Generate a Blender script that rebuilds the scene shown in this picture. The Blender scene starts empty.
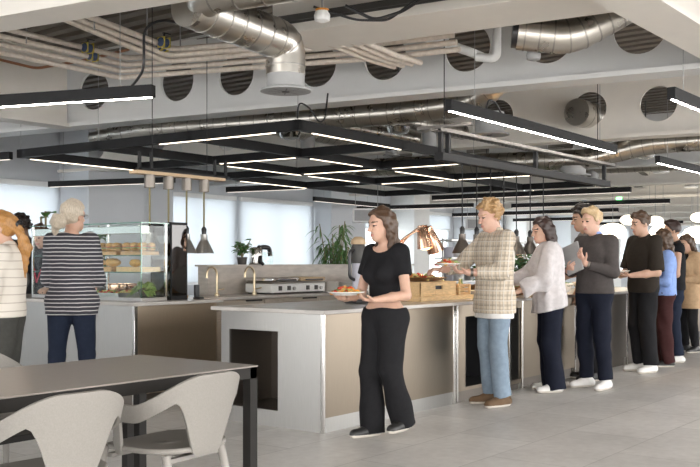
import bpy, math, random
import numpy as np
from mathutils import Vector, Matrix
random.seed(7); rng = np.random.RandomState(7)
SC = bpy.context.scene; COL = SC.collection
PI = math.pi
def R(d): return math.radians(d)

# ------------------------------------------------------------------ materials
def nodes(name):
    m = bpy.data.materials.new(name); m.use_nodes = True
    nt = m.node_tree; return m, nt, nt.nodes['Principled BSDF']
def setp(b, **k):
    names = dict(col='Base Color', rough='Roughness', metal='Metallic', spec='Specular IOR Level', trans='Transmission Weight',
                 emis='Emission Color', es='Emission Strength', alpha='Alpha', sheen='Sheen Weight', coat='Coat Weight', sss='Subsurface Weight', ior='IOR', aniso='Anisotropic')
    for n, v in k.items():
        if n in ('col', 'emis') and len(v) == 3: v = (*v, 1)
        b.inputs[names[n]].default_value = v
def add(nt, typ, **k):
    n = nt.nodes.new(typ)
    for a, v in k.items():
        if a.startswith('_'): setattr(n, a[1:], v)
        else: n.inputs[a.replace('__', ' ')].default_value = v
    return n
def noisy(nt, scale=(1, 1, 1), nscale=10, detail=4, coord='Object', rough=.55):
    tc = add(nt, 'ShaderNodeTexCoord'); mp = add(nt, 'ShaderNodeMapping'); mp.inputs['Scale'].default_value = scale
    nz = add(nt, 'ShaderNodeTexNoise'); nz.inputs['Scale'].default_value = nscale; nz.inputs['Detail'].default_value = detail; nz.inputs['Roughness'].default_value = rough
    nt.links.new(tc.outputs[coord], mp.inputs['Vector']); nt.links.new(mp.outputs[0], nz.inputs['Vector'])
    return nz
def ramp(nt, src, stops):
    r = add(nt, 'ShaderNodeValToRGB'); e = r.color_ramp.elements
    while len(e) < len(stops): e.new(.5)
    for i, (p, c) in enumerate(stops):
        e[i].position = p; e[i].color = (*c, 1) if len(c) == 3 else c
    nt.links.new(src, r.inputs['Fac']); return r
def bump(nt, b, src, strength=.2, dist=.01):
    bp = add(nt, 'ShaderNodeBump'); bp.inputs['Strength'].default_value = strength; bp.inputs['Distance'].default_value = dist
    nt.links.new(src, bp.inputs['Height']); nt.links.new(bp.outputs[0], b.inputs['Normal']); return bp
def mat(name, col, rough=.5, metal=0, var=.06, nscale=12, bmp=0, stretch=(1, 1, 1), **k):
    m, nt, b = nodes(name); setp(b, col=col, rough=rough, metal=metal, **k)
    nz = noisy(nt, stretch, nscale)
    lo = tuple(max(0, c * (1 - var)) for c in col); hi = tuple(min(1, c * (1 + var)) for c in col)
    r = ramp(nt, nz.outputs['Fac'], [(.3, lo), (.7, hi)]); nt.links.new(r.outputs[0], b.inputs['Base Color'])
    if bmp: bump(nt, b, nz.outputs['Fac'], bmp, .01)
    return m
def emit(name, col, s):
    m, nt, b = nodes(name); setp(b, col=(.8, .8, .8), emis=col, es=s); return m
def brushed(name, col, rough=.3, st=(60, 60, 1.2), amt=.08, bs=.05):
    m, nt, b = nodes(name); setp(b, col=col, metal=1, rough=rough)
    nz = noisy(nt, st, 6, 3)
    r = ramp(nt, nz.outputs['Fac'], [(.25, tuple(c * (1 - amt) for c in col)), (.75, tuple(min(1, c * (1 + amt)) for c in col))])
    nt.links.new(r.outputs[0], b.inputs['Base Color'])
    mr = add(nt, 'ShaderNodeMapRange'); mr.inputs['To Min'].default_value = rough * .8; mr.inputs['To Max'].default_value = rough * 1.25
    nt.links.new(nz.outputs['Fac'], mr.inputs['Value']); nt.links.new(mr.outputs[0], b.inputs['Roughness'])
    bump(nt, b, nz.outputs['Fac'], bs, .004); return m

M = {}
M['steel'] = brushed('brushed_steel', (.46, .455, .44), .36)
M['steel_warm'] = brushed('warm_brushed_steel', (.27, .228, .18), .36)
M['steel_tan'] = brushed('tan_brushed_steel', (.56, .47, .36), .36)
M['steel_dark'] = brushed('dark_steel', (.20, .18, .16), .4)
M['chrome'] = brushed('polished_steel', (.70, .69, .67), .16, amt=.03, bs=.01)
M['duct'] = brushed('galvanised_duct', (.62, .59, .54), .28, st=(1, 1, 1), amt=.03, bs=0)
M['seam'] = brushed('duct_seam', (.42, .40, .37), .4, st=(3, 3, 3))
M['copper'] = brushed('copper', (.72, .46, .33), .2, st=(4, 4, 4))
M['brass'] = brushed('brushed_brass', (.70, .58, .40), .3, st=(4, 4, 4))
M['cream'] = mat('cream_paint', (.80, .76, .70), .55, var=.03, nscale=3)
M['beam'] = mat('pale_grey_paint', (.70, .70, .69), .5, var=.03, nscale=3)
M['deck'] = mat('deck_metal', (.19, .165, .14), .6, var=.1, nscale=2)
M['wall'] = mat('wall_paint', (.62, .64, .67), .8, var=.02, nscale=2)
M['white'] = mat('white_paint', (.86, .86, .85), .4, var=.02)
M['black'] = mat('black_powder_coat', (.013, .013, .014), .55, var=.15, spec=.25)
M['blackplastic'] = mat('black_plastic', (.02, .02, .022), .3, var=.1)
M['darkgrey'] = mat('dark_grey', (.06, .058, .055), .5, var=.1)
M['grey'] = mat('mid_grey', (.35, .35, .35), .5)
M['tabletop'] = mat('taupe_laminate', (.28, .25, .225), .3, var=.05, nscale=40)
M['tableedge'] = mat('dark_edge', (.016, .0145, .013), .6, spec=.25)
M['chair'] = mat('warm_grey_felt_plastic', (.25, .237, .218), .62, var=.07, nscale=160, bmp=.04)
M['chairleg'] = mat('warm_grey_leg', (.27, .255, .235), .5, var=.03)
M['stone'] = mat('pale_stone', (.50, .475, .45), .22, var=.1, nscale=5)
M['tile'] = mat('taupe_stone_splash', (.52, .47, .42), .45, var=.14, nscale=6, stretch=(1, 1, 4))
M['cabinet'] = mat('taupe_cabinet', (.42, .37, .31), .45, var=.06, stretch=(1, 1, 8))
M['wood'] = mat('oiled_wood', (.52, .31, .14), .5, var=.25, nscale=8, stretch=(2, 14, 14))
M['crate'] = mat('pale_wood', (.72, .50, .26), .55, var=.2, nscale=8, stretch=(2, 14, 14))
M['bread'] = mat('bread_crust', (.62, .36, .12), .6, var=.25, nscale=25, bmp=.1)
M['bread2'] = mat('brown_bread', (.50, .27, .10), .6, var=.3, nscale=25, bmp=.1)
M['leaf'] = mat('leaf_green', (.08, .19, .05), .45, var=.35, nscale=8)
M['leaf2'] = mat('pale_leaf', (.36, .50, .18), .5, var=.35, nscale=10)
M['bamboo'] = mat('bamboo_leaf', (.12, .24, .08), .45, var=.35, nscale=8)
M['stem'] = mat('plant_stem', (.20, .17, .08), .6)
M['tomato'] = mat('red_food', (.62, .07, .03), .35, var=.3)
M['orange'] = mat('orange_food', (.82, .32, .05), .5, var=.35, nscale=30)
M['yellow'] = mat('yellow_cloth', (.78, .66, .28), .7)
M['plate'] = mat('white_ceramic', (.83, .81, .77), .2, var=.02)
M['bowl'] = mat('brown_bowl', (.25, .13, .06), .4, var=.3)
M['pot'] = mat('dark_pot', (.07, .065, .06), .6)
M['soil'] = mat('soil', (.05, .035, .025), .9)
M['tray'] = mat('tray_steel', (.13, .12, .11), .5)
M['lav'] = mat('lavender_grey', (.42, .42, .48), .35)
M['tan'] = mat('tan_plastic', (.50, .36, .22), .5)
M['pipe'] = mat('pipe_lagging', (.72, .64, .56), .42, var=.12, nscale=20, bmp=.15)
M['copperpipe'] = mat('red_brown_pipe', (.36, .16, .08), .4)
M['valve'] = mat('blue_valve', (.04, .07, .16), .4)
M['yellowtag'] = mat('yellow_tag', (.55, .45, .08), .5)
M['red'] = mat('red_paint', (.5, .03, .02), .4)
M['green_led'] = emit('green_exit_led', (.1, 1, .25), 4)
M['led'] = emit('warm_white_led', (1, .92, .83), 32)
M['led_grid'] = emit('warm_grid_led', (1, .84, .64), 2.4)
M['led_far'] = emit('dim_white_led', (1, .86, .74), .8)
M['globe'] = emit('opal_globe', (1, .87, .68), 2.2)
M['bulb'] = emit('heat_lamp_bulb', (1, .62, .28), 5)
def glassmat(name, tint, gloss=.1, rough=.02):
    m = bpy.data.materials.new(name); m.use_nodes = True; nt = m.node_tree
    nt.nodes.clear()
    o = add(nt, 'ShaderNodeOutputMaterial'); t = add(nt, 'ShaderNodeBsdfTransparent'); g = add(nt, 'ShaderNodeBsdfGlossy'); mx = add(nt, 'ShaderNodeMixShader')
    t.inputs[0].default_value = (*tint, 1); g.inputs['Roughness'].default_value = rough; mx.inputs[0].default_value = gloss
    nt.links.new(t.outputs[0], mx.inputs[1]); nt.links.new(g.outputs[0], mx.inputs[2]); nt.links.new(mx.outputs[0], o.inputs[0]); return m
M['glass'] = glassmat('clear_glass', (.96, .985, .97), .035)
M['glassedge'] = glassmat('green_glass_edge', (.35, .62, .52), .15)
M['winglass'] = glassmat('window_glass', (.93, .97, .99), .06)
M['smoked'] = glassmat('smoked_brown_glass', (.20, .13, .10), .12)
def blindmat():
    m = bpy.data.materials.new('roller_blind_fabric'); m.use_nodes = True; nt = m.node_tree; nt.nodes.clear()
    o = add(nt, 'ShaderNodeOutputMaterial'); t = add(nt, 'ShaderNodeBsdfTranslucent'); d = add(nt, 'ShaderNodeBsdfDiffuse'); mx = add(nt, 'ShaderNodeMixShader')
    t.inputs[0].default_value = (.40, .415, .43, 1); d.inputs[0].default_value = (.8, .8, .8, 1); mx.inputs[0].default_value = .3
    nz = noisy(nt, (80, 80, 80), 6); r = ramp(nt, nz.outputs['Fac'], [(.3, (.60, .615, .635)), (.7, (.63, .645, .665))])
    nt.links.new(r.outputs[0], t.inputs[0])
    nt.links.new(t.outputs[0], mx.inputs[1]); nt.links.new(d.outputs[0], mx.inputs[2]); nt.links.new(mx.outputs[0], o.inputs[0]); return m
M['blind'] = blindmat()
def floormat():
    m, nt, b = nodes('concrete_floor_tiles'); setp(b, rough=.42)
    tc = add(nt, 'ShaderNodeTexCoord'); mp = add(nt, 'ShaderNodeMapping')
    nt.links.new(tc.outputs['Object'], mp.inputs['Vector'])
    br = add(nt, 'ShaderNodeTexBrick'); br.offset = .5
    br.inputs['Scale'].default_value = 1; br.inputs['Brick Width'].default_value = 1.2; br.inputs['Row Height'].default_value = .6
    br.inputs['Mortar Size'].default_value = .005; br.inputs['Color1'].default_value = (.60, .59, .575, 1); br.inputs['Color2'].default_value = (.71, .70, .685, 1)
    br.inputs['Mortar'].default_value = (.50, .49, .475, 1); br.inputs['Bias'].default_value = 0
    nt.links.new(mp.outputs[0], br.inputs['Vector'])
    nz = noisy(nt, (1, 1, 1), 1.6, 8, rough=.65); nz2 = noisy(nt, (1, 1, 1), 14, 6)
    mixn = add(nt, 'ShaderNodeMix'); mixn.data_type = 'FLOAT'; mixn.inputs[0].default_value = .4
    nt.links.new(nz.outputs['Fac'], mixn.inputs[2]); nt.links.new(nz2.outputs['Fac'], mixn.inputs[3])
    r = ramp(nt, mixn.outputs[0], [(.32, (.80, .79, .78)), (.68, (1.1, 1.1, 1.1))])
    mx = add(nt, 'ShaderNodeMix'); mx.data_type = 'RGBA'; mx.blend_type = 'MULTIPLY'; mx.inputs[0].default_value = 1
    nt.links.new(br.outputs['Color'], mx.inputs[6]); nt.links.new(r.outputs[0], mx.inputs[7]); nt.links.new(mx.outputs[2], b.inputs['Base Color'])
    bump(nt, b, mixn.outputs[0], .04, .01); return m
M['floor'] = floormat()

# ------------------------------------------------------------------ mesh builder
def vec(*a): return np.array(a, float)
class MB:
    def __init__(s): s.v = []; s.f = []; s.m = []; s.mi = 0
    def _add(s, vs, fs):
        o = len(s.v); s.v += [tuple(map(float, v)) for v in vs]; s.f += [tuple(i + o for i in f) for f in fs]; s.m += [s.mi] * len(fs); return s
    def box(s, c, d, rz=0, M3=None):
        x, y, z = [k / 2 for k in d]
        vs = [(-x, -y, -z), (x, -y, -z), (x, y, -z), (-x, y, -z), (-x, -y, z), (x, -y, z), (x, y, z), (-x, y, z)]
        if M3 is not None: vs = [tuple(M3 @ Vector(v)) for v in vs]
        elif rz: cs, sn = math.cos(rz), math.sin(rz); vs = [(a * cs - b * sn, a * sn + b * cs, q) for a, b, q in vs]
        return s._add([(a + c[0], b + c[1], q + c[2]) for a, b, q in vs], [(0, 3, 2, 1), (4, 5, 6, 7), (0, 1, 5, 4), (1, 2, 6, 5), (2, 3, 7, 6), (3, 0, 4, 7)])
    def b2(s, x0, x1, y0, y1, z0, z1): return s.box(((x0 + x1) / 2, (y0 + y1) / 2, (z0 + z1) / 2), (abs(x1 - x0), abs(y1 - y0), abs(z1 - z0)))
    def bar(s, a, b, w, h):                                  # rectangular bar a->b
        a, b = Vector(a), Vector(b); d = b - a; L = d.length; x = d.normalized()
        up = Vector((0, 0, 1)) if abs(x.z) < .95 else Vector((0, 1, 0))
        y = up.cross(x).normalized(); z = x.cross(y)
        return s.box((a + b) / 2, (L, w, h), M3=Matrix((x, y, z)).transposed())
    def tube(s, pts, r, n=12, cap=True, radii=None):
        P = [Vector(p) for p in pts]; k = len(P)
        T = [(P[min(i + 1, k - 1)] - P[max(i - 1, 0)]).normalized() for i in range(k)]
        up = Vector((0, 0, 1)) if abs(T[0].z) < .9 else Vector((0, 1, 0))
        u = (up - T[0] * up.dot(T[0])).normalized(); vs = []; fs = []
        for i in range(k):
            u = (u - T[i] * u.dot(T[i])).normalized(); w = T[i].cross(u); rr = radii[i] if radii else r
            for j in range(n):
                a = 2 * PI * j / n; vs.append(P[i] + (u * math.cos(a) + w * math.sin(a)) * rr)
        for i in range(k - 1):
            for j in range(n): fs.append((i * n + j, i * n + (j + 1) % n, (i + 1) * n + (j + 1) % n, (i + 1) * n + j))
        if cap: fs += [tuple(range(n))[::-1], tuple((k - 1) * n + j for j in range(n))]
        return s._add(vs, fs)
    def cyl(s, a, b, r, r2=None, n=20): return s.tube([a, b], r, n, radii=[r, r if r2 is None else r2])
    def lathe(s, prof, c=(0, 0, 0), n=28):
        vs = []; fs = []
        for (r, z) in prof:
            for j in range(n): a = 2 * PI * j / n; vs.append((c[0] + r * math.cos(a), c[1] + r * math.sin(a), c[2] + z))
        for i in range(len(prof) - 1):
            for j in range(n): fs.append((i * n + j, i * n + (j + 1) % n, (i + 1) * n + (j + 1) % n, (i + 1) * n + j))
        if prof[0][0] > 1e-4: fs.append(tuple(range(n))[::-1])
        if prof[-1][0] > 1e-4: fs.append(tuple((len(prof) - 1) * n + j for j in range(n)))
        return s._add(vs, fs)
    def ell(s, c, r, rz=0, n=14, m=9, tilt=0, jit=0):
        vs = []; fs = []
        for i in range(m + 1):
            th = PI * i / m
            for j in range(n):
                a = 2 * PI * j / n; q = 1 + (random.uniform(-jit, jit) if jit else 0)
                x, y, z = r[0] * math.sin(th) * math.cos(a) * q, r[1] * math.sin(th) * math.sin(a) * q, r[2] * math.cos(th) * q
                if tilt: x, z = x * math.cos(tilt) - z * math.sin(tilt), x * math.sin(tilt) + z * math.cos(tilt)
                vs.append((c[0] + x * math.cos(rz) - y * math.sin(rz), c[1] + x * math.sin(rz) + y * math.cos(rz), c[2] + z))
        for i in range(m):
            for j in range(n): fs.append((i * n + j, (i + 1) * n + j, (i + 1) * n + (j + 1) % n, i * n + (j + 1) % n))
        return s._add(vs, fs)
    def leaf(s, base, d, up, L, w, bend=.25, n=5):           # a folded, curved blade with a little thickness
        d = Vector(d).normalized(); up = Vector(up); sd = d.cross(up)
        if sd.length < 1e-3: sd = Vector((1, 0, 0))
        sd.normalize(); nn = sd.cross(d).normalized(); vs = []; fs = []
        for i in range(n + 1):
            t = i / n; c = Vector(base) + d * (L * t) - Vector((0, 0, 1)) * (bend * L * t * t); ww = w * math.sin(PI * min(1, .06 + t * .94)) ** .8 * .5
            vs += [c - sd * ww + nn * ww * .35, c, c + sd * ww + nn * ww * .35, c - nn * .0025]
        for i in range(n):
            a, b = 4 * i, 4 * i + 4
            fs += [(a, a + 1, b + 1, b), (a + 1, a + 2, b + 2, b + 1), (a, b, b + 3, a + 3), (a + 2, a + 3, b + 3, b + 2)]
        return s._add(vs, fs)

def link_mesh(name, v, f, mats, parent=None, mi=None, angle=38, smooth=True):
    me = bpy.data.meshes.new(name); me.from_pydata(v, [], f)
    for m in (mats if isinstance(mats, (list, tuple)) else [mats]): me.materials.append(m)
    if mi is not None: me.polygons.foreach_set('material_index', np.array(mi, dtype=np.int32))
    if smooth:
        me.polygons.foreach_set('use_smooth', np.ones(len(me.polygons), dtype=bool))
        if angle: me.set_sharp_from_angle(angle=R(angle))
    me.update(); o = bpy.data.objects.new(name, me); COL.objects.link(o)
    if parent: o.parent = parent
    return o
def obj(name, mb, m, parent=None, bevel=0, loc=None, rz=0, label=None, angle=38):
    ms = [M[k] if isinstance(k, str) else k for k in (m if isinstance(m, (list, tuple)) else [m])]
    o = link_mesh(name, mb.v, mb.f, ms, parent, mb.m if len(ms) > 1 else None, angle)
    if bevel:
        b = o.modifiers.new('bevel', 'BEVEL'); b.width = bevel; b.segments = 2; b.limit_method = 'ANGLE'; b.angle_limit = R(40)
    if loc is not None: o.location = loc
    if rz: o.rotation_euler.z = rz
    if label: o['label'] = label
    return o
def tag(o, label, cat, group=None, kind=None):
    o['label'] = label; o['category'] = cat
    if group: o['group'] = group
    if kind: o['kind'] = kind
    return o
def thing(name, label, cat, loc=(0, 0, 0), rz=0, group=None):
    o = bpy.data.objects.new(name, None); o.empty_display_size = .1; COL.objects.link(o); o.location = loc; o.rotation_euler = (0, 0, rz)
    return tag(o, label, cat, group)
def solo(name, mb, m, label, cat, loc=(0, 0, 0), rz=0, group=None, bevel=0, angle=38):
    return tag(obj(name, mb, m, None, bevel, loc, rz, angle=angle), label, cat, group)
def struct(name, mb, m, label=None, bevel=0, angle=38):
    o = obj(name, mb, m, None, bevel, angle=angle); o['kind'] = 'structure'
    if label: o['label'] = label
    return o
def dup(root, loc, rz=None, label=None, group=None):
    r = root.copy(); COL.objects.link(r); r.location = loc
    if rz is not None: r.rotation_euler = (0, 0, rz)
    if label: r['label'] = label
    if group: r['group'] = group
    for ch in list(root.children):
        k = ch.copy(); COL.objects.link(k); k.parent = r
        for g in list(ch.children): q = g.copy(); COL.objects.link(q); q.parent = k
    return r
def fillet(pts, r, n=8):
    P = [Vector(p) for p in pts]; out = [P[0]]
    for i in range(1, len(P) - 1):
        a, b, c = P[i - 1], P[i], P[i + 1]; u = (a - b); w = (c - b); rr = min(r, u.length * .49, w.length * .49)
        s0, s1 = b + u.normalized() * rr, b + w.normalized() * rr
        for j in range(n + 1): t = j / n; out.append(s0 * (1 - t) ** 2 + b * 2 * t * (1 - t) + s1 * t * t)
    out.append(P[-1]); return out
def resample(pts, step):
    P = [Vector(p) for p in pts]; out = [P[0]]; rem = 0
    for a, b in zip(P, P[1:]):
        L = (b - a).length; n = max(1, int(L / step))
        for i in range(1, n + 1): out.append(a.lerp(b, i / n))
    return out
# ------------------------------------------------------------------ camera, world
cam = bpy.data.cameras.new('camera'); co = bpy.data.objects.new('camera', cam); COL.objects.link(co)
co.location = (0, 0, 1.25); co.rotation_euler = (PI / 2, 0, R(37.5 - 90)); cam.sensor_width = 36; cam.lens = 950 / 700 * 36; cam.shift_y = (262 - 233.5) / 700
cam.clip_end = 300; SC.camera = co
w = bpy.data.worlds.new('daylight'); SC.world = w; w.use_nodes = True
w.node_tree.nodes['Background'].inputs[0].default_value = (1, .99, .975, 1); w.node_tree.nodes['Background'].inputs[1].default_value = 3.4
SC.view_settings.view_transform = 'Standard'; SC.view_settings.look = 'None'; SC.view_settings.gamma = 1; SC.view_settings.exposure = .8; SC.view_settings.use_curve_mapping = False

# ------------------------------------------------------------------ room shell
struct('floor', MB().b2(-9, 50, -9, 15.7, -.2, 0), 'floor', 'pale concrete tiled floor')
dk = MB()                                                     # profiled metal deck
nx = 236
for i in range(nx):
    x = -9 + i * .25; dk.b2(x, x + .13, -6, 15.7, 3.86, 3.98)
dk.b2(-9, 50, -6, 15.7, 3.96, 4.1)
struct('ceiling', dk, 'deck', 'profiled metal deck ceiling')
WY = 15.5
wl = MB()                                                     # window wall, pierced
wins = [(-2, 3.3), (3.7, 7.2), (7.5, 10.95), (13.45, 15.75), (15.95, 18.5), (20.2, 21.9), (23.2, 25.2), (26.6, 28.6), (30, 32), (33.5, 36), (37.5, 40), (41.5, 44), (45, 47.5)]
ZS, ZT = .75, 2.66
wl.b2(-9, 50, WY, WY + .25, 0, ZS); wl.b2(-9, 50, WY, WY + .25, ZT, 3.96)
xs = [-9] + [k for wn in wins for k in wn] + [50]
for a, b in zip(xs[0::2], xs[1::2]): wl.b2(a, b, WY, WY + .25, ZS, ZT)
struct('wall_back', wl, 'wall', 'pale grey window wall')
we = MB(); yw = [(2.5, 5.0), (5.6, 8.2), (8.9, 11.6), (12.3, 14.9)]
we.b2(49.75, 50, -9, WY, 0, .6); we.b2(49.75, 50, -9, WY, 2.7, 3.96); ys = [-9] + [k for q in yw for k in q] + [WY]
for a, b in zip(ys[0::2], ys[1::2]): we.b2(49.75, 50, a, b, .6, 2.7)
struct('wall_end', we, 'wall', 'far end wall with windows')
for i, (a, b) in enumerate(wins):
    fr = MB()
    for x in (a, b): fr.b2(x - .03 if x == b else x, x if x == b else x + .03, WY + .05, WY + .12, ZS, ZT)
    fr.b2(a, b, WY + .05, WY + .12, ZS, ZS + .05); fr.b2(a, b, WY + .05, WY + .12, ZT - .05, ZT); fr.b2((a + b) / 2 - .02, (a + b) / 2 + .02, WY + .05, WY + .12, ZS, ZT)
    o = struct('window_%d' % (i + 1), fr, 'white', None); obj('pane', MB().b2(a + .01, b - .01, WY + .08, WY + .09, ZS, ZT), 'winglass', o)
for i, (a, b) in enumerate(yw):
    fr = MB()
    for y in (a, b, (a + b) / 2): fr.b2(49.8, 49.9, y - .03, y + .03, .6, 2.7)
    fr.b2(49.8, 49.9, a, b, .6, .66); fr.b2(49.8, 49.9, a, b, 2.64, 2.7)
    o = struct('window_%d' % (i + len(wins) + 1), fr, 'white', None); obj('pane', MB().b2(49.84, 49.86, a, b, .6, 2.7), 'winglass', o)
bl = [(0, .8, 'first white roller blind on the window far left beyond the counter'), (1, .8, 'second white roller blind on the left windows, mostly cropped'),
      (2, .8, 'white roller blind behind the two women at the left counter'), (3, .8, 'narrow white roller blind behind the hanging heat lamps'),
      (4, .8, 'broad white roller blind above the low stone wall and juicer'), (5, 2.2, 'short roller blind half lowered beyond the bamboo'),
      (6, 2.25, 'short roller blind behind the copper heat lamps')]
for i, zb, lab in bl:
    a, b = wins[i]
    t = thing('roller_blind', lab, 'blind', (a, WY - .06, ZT), 0, 'roller blinds on the back windows')
    obj('blind_fabric', MB().b2(-.09, b - a + .09, 0, .003, zb - ZT, .02), 'blind', t)
    obj('blind_cassette', MB().b2(-.03, b - a + .03, -.05, .05, 0, .1), 'white', t, .01)
    obj('bottom_rail', MB().b2(.02, b - a - .02, -.012, .015, zb - ZT - .03, zb - ZT), 'white', t)
# wall returns and columns in front of the window wall
def column(x0, x1, y0, y1, m, lab): struct('column', MB().b2(x0, x1, y0, y1, 0, 3.95), m, lab, .01)
column(11.05, 12.35, 14.6, 15.5, 'wall', 'wide grey pier behind the display case'); column(12.3, 13.4, 14.9, 15.5, 'wall', 'second grey pier beside the window')
column(18.65, 20.1, 14.9, 15.5, 'wall', 'grey column beside the bamboo plant')
for i, x in enumerate((22.1, 25.5, 28.9, 32.4, 36.4, 40.4)): column(x, x + .8, 14.7, 15.5, 'wall' if i % 2 else 'white', 'slim column between far windows')

# ------------------------------------------------------------------ structural beams (cellular, tilted a little to the room)
TL = math.atan2(8.75, -1.47); BD = Vector((math.cos(TL), math.sin(TL), 0)); BN = Vector((BD.y, -BD.x, 0))
SL = -.158
def beam(x5, y0, y1, holes, z0=2.95, zt=3.9, hr=.24, m='beam', lab=''):
    # x5 = the beam's X where Y is 5; holes = the Y of each hole
    P = lambda y, z, off=0: (x5 + SL * (y - 5) + BN.x * off, y + BN.y * off, z)
    mb = MB(); hz = z0 + .45; ys = sorted(holes); cuts = [y0] + [(a + b) / 2 for a, b in zip(ys, ys[1:])] + [y1]
    for yc, a, b in zip(ys, cuts, cuts[1:]):
        cor = [(a, z0), (b, z0), (b, zt), (a, zt)]
        an = sorted([2 * PI * k / 40 for k in range(40)] + [math.atan2(z - hz, y - yc) % (2 * PI) for y, z in cor])
        for off in (-.012, .012):
            rin = []; rout = []
            for t in an:
                cs, sn = math.cos(t), math.sin(t); q = 1e9
                if cs > 1e-9: q = min(q, (b - yc) / cs)
                if cs < -1e-9: q = min(q, (a - yc) / cs)
                if sn > 1e-9: q = min(q, (zt - hz) / sn)
                if sn < -1e-9: q = min(q, (z0 - hz) / sn)
                rin.append(P(yc + hr * cs, hz + hr * sn, off)); rout.append(P(yc + q * cs, hz + q * sn, off))
            n = len(an); mb._add(rin + rout, [(i, (i + 1) % n, n + (i + 1) % n, n + i) for i in range(n)])
        n = 40; mb._add([P(yc + hr * math.cos(2 * PI * k / n), hz + hr * math.sin(2 * PI * k / n), o) for o in (-.02, .02) for k in range(n)], [(i, (i + 1) % n, n + (i + 1) % n, n + i) for i in range(n)])
    mid = lambda z: (Vector(P(y0, z)), Vector(P(y1, z)))
    a, b = mid(z0 + .025); mb.bar(a, b, .32, .05); a, b = mid(zt - .01); mb.bar(a, b, .32, .04)
    return struct('beam', mb, m, lab)
def hs(a, b, st): return list(np.arange(a, b, st))
beam(4.05, -3, 15, [-2.2, .6, 3.4, 6.2, 9.0, 11.8, 14], m='cream', lab='cream steel beam nearest overhead')
beam(8.27, -3, 15.4, [-2, -.6, .8, 2.2, 3.2, 4.05, 4.87, 5.78, 6.6, 7.66, 8.5, 9.8, 11.3, 12.9, 14.3], lab='pale grey steel beam with round holes across the picture')
beam(12.72, -3, 15.4, [-2, -.4, 1.2, 2.8, 3.7, 4.53, 5.46, 6.8, 8.4, 10, 11.6, 13.2, 14.6], m='cream', lab='second steel beam with round holes')
for x5, lab in ((16.7, 'third beam'), (21.1, 'fourth beam'), (25.3, 'fifth beam'), (29.5, 'sixth beam'), (33.7, 'seventh beam'), (37.9, 'eighth beam'), (42.1, 'ninth beam'), (46.3, 'tenth beam')):
    beam(x5, -3, 15.4, hs(-2, 15, 1.6), m='beam' if x5 < 20 else 'cream', lab=lab + ' far along the ceiling')
def cross_beam(a, b, z0=2.95, zt=3.9, wd=.3, m='cream', lab=''):
    mb = MB(); A = lambda z: Vector((*a, z)); B = lambda z: Vector((*b, z))
    mb.bar(A((z0 + zt) / 2), B((z0 + zt) / 2), .025, zt - z0); mb.bar(A(z0 + .02), B(z0 + .02), wd, .045); mb.bar(A(zt - .02), B(zt - .02), wd, .045)
    struct('beam', mb, m, lab)
cross_beam((3.35, 10.2), (7.38, 10.2), lab='cream cross beam joining the two nearest beams at left')
cross_beam((4.45, 2.33), (8.68, 2.33), wd=.36, lab='cream cross beam slanting down at the top right')
cross_beam((11.5, 12.6), (16, 12.6), z0=3.05, m='beam', lab='grey cross beam near the window wall')
# ------------------------------------------------------------------ ducts
def duct_mb(mb, path, r, fr=.1, step=.16, radii=None, n=24, cap=True):
    P = resample(fillet(path, fr, 10), .05); mb.mi = 0
    L = len(P); rr = [r if radii is None else radii[0] + (radii[1] - radii[0]) * i / (L - 1) for i in range(L)]
    mb.tube(P, r, n, cap, rr); acc = 0; mb.mi = 1
    for i in range(1, L):
        acc += (P[i] - P[i - 1]).length
        if acc >= step:
            acc = 0; d = (P[i] - P[i - 1]).normalized() * .006; mb.tube([P[i] - d, P[i] + d], rr[i] + .004, n)
    return mb
def diffuser(parent, x, y, z0, z1, r, flange):
    obj('spigot', MB().tube([(x, y, z1), (x, y, z0 + .02)], r, 28), 'grey', parent)
    g = MB(); g.lathe([(r * .95, .0), (flange, .0), (flange, .014), (r, .03)], (x, y, z0), 32)
    obj('flange', g, 'grey', parent)
    k = MB()
    for a in range(4): k.box((x, y, z0 + .006), (r * 1.85, .012, .012), a * PI / 4)
    k.lathe([(.0, -.006), (.03, -.006), (.03, .015), (0, .015)], (x, y, z0), 14)
    obj('grille', k, 'darkgrey', parent)
t = thing('ventilation_duct', 'fat silver spiral duct turning down to a grey nozzle at upper left', 'duct')
obj('duct_body', duct_mb(MB(), [(4.50, 4.86, 3.02), (5.62, 4.95, 2.98), (5.62, 4.95, 2.72)], .155, .16, .15), ['duct', 'seam'], t)
obj('branch_duct', duct_mb(MB(), [(5.02, 2.9, 3.12), (4.52, 4.75, 3.06), (4.75, 4.9, 3.02)], .125, .16, .17), ['duct', 'seam'], t)
diffuser(t, 5.62, 4.95, 2.59, 2.74, .15, .2)
t = thing('ventilation_duct', 'silver elbow duct with a black disc for its shaded mouth at the top right', 'duct')
obj('duct_body', duct_mb(MB(), [(7.75, 2.45, 3.62), (7.42, 2.8, 3.34), (7.1, 3.22, 3.04), (6.88, 3.58, 3.09)], .135, .14, .09), ['duct', 'seam'], t)
obj('mouth_dark_disc', MB().tube([(6.89, 3.57, 3.09), (6.86, 3.62, 3.095)], .12, 24), 'blackplastic', t)  # black disc closes the tube end, standing in for the shaded inside
t = thing('ventilation_duct', 'long silver spiral duct just behind the nearest pale beam', 'duct')
obj('duct_body', duct_mb(MB(), [(8.55, 10.1, 3.05), (9.42, 6.4, 3.05), (9.58, 5.5, 3.1), (9.5, 4.9, 3.5)], .15, .3, .17), ['duct', 'seam'], t)
obj('taper', duct_mb(MB(), [(8.36, 11.0, 3.0), (8.55, 10.1, 3.05)], .15, .1, .6, (.06, .15)), ['duct', 'seam'], t)
diffuser(t, 9.72, 5.42, 2.72, 2.98, .17, .23)
t = thing('ventilation_duct', 'silver spiral duct stepping up behind the second holed beam', 'duct')
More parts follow.
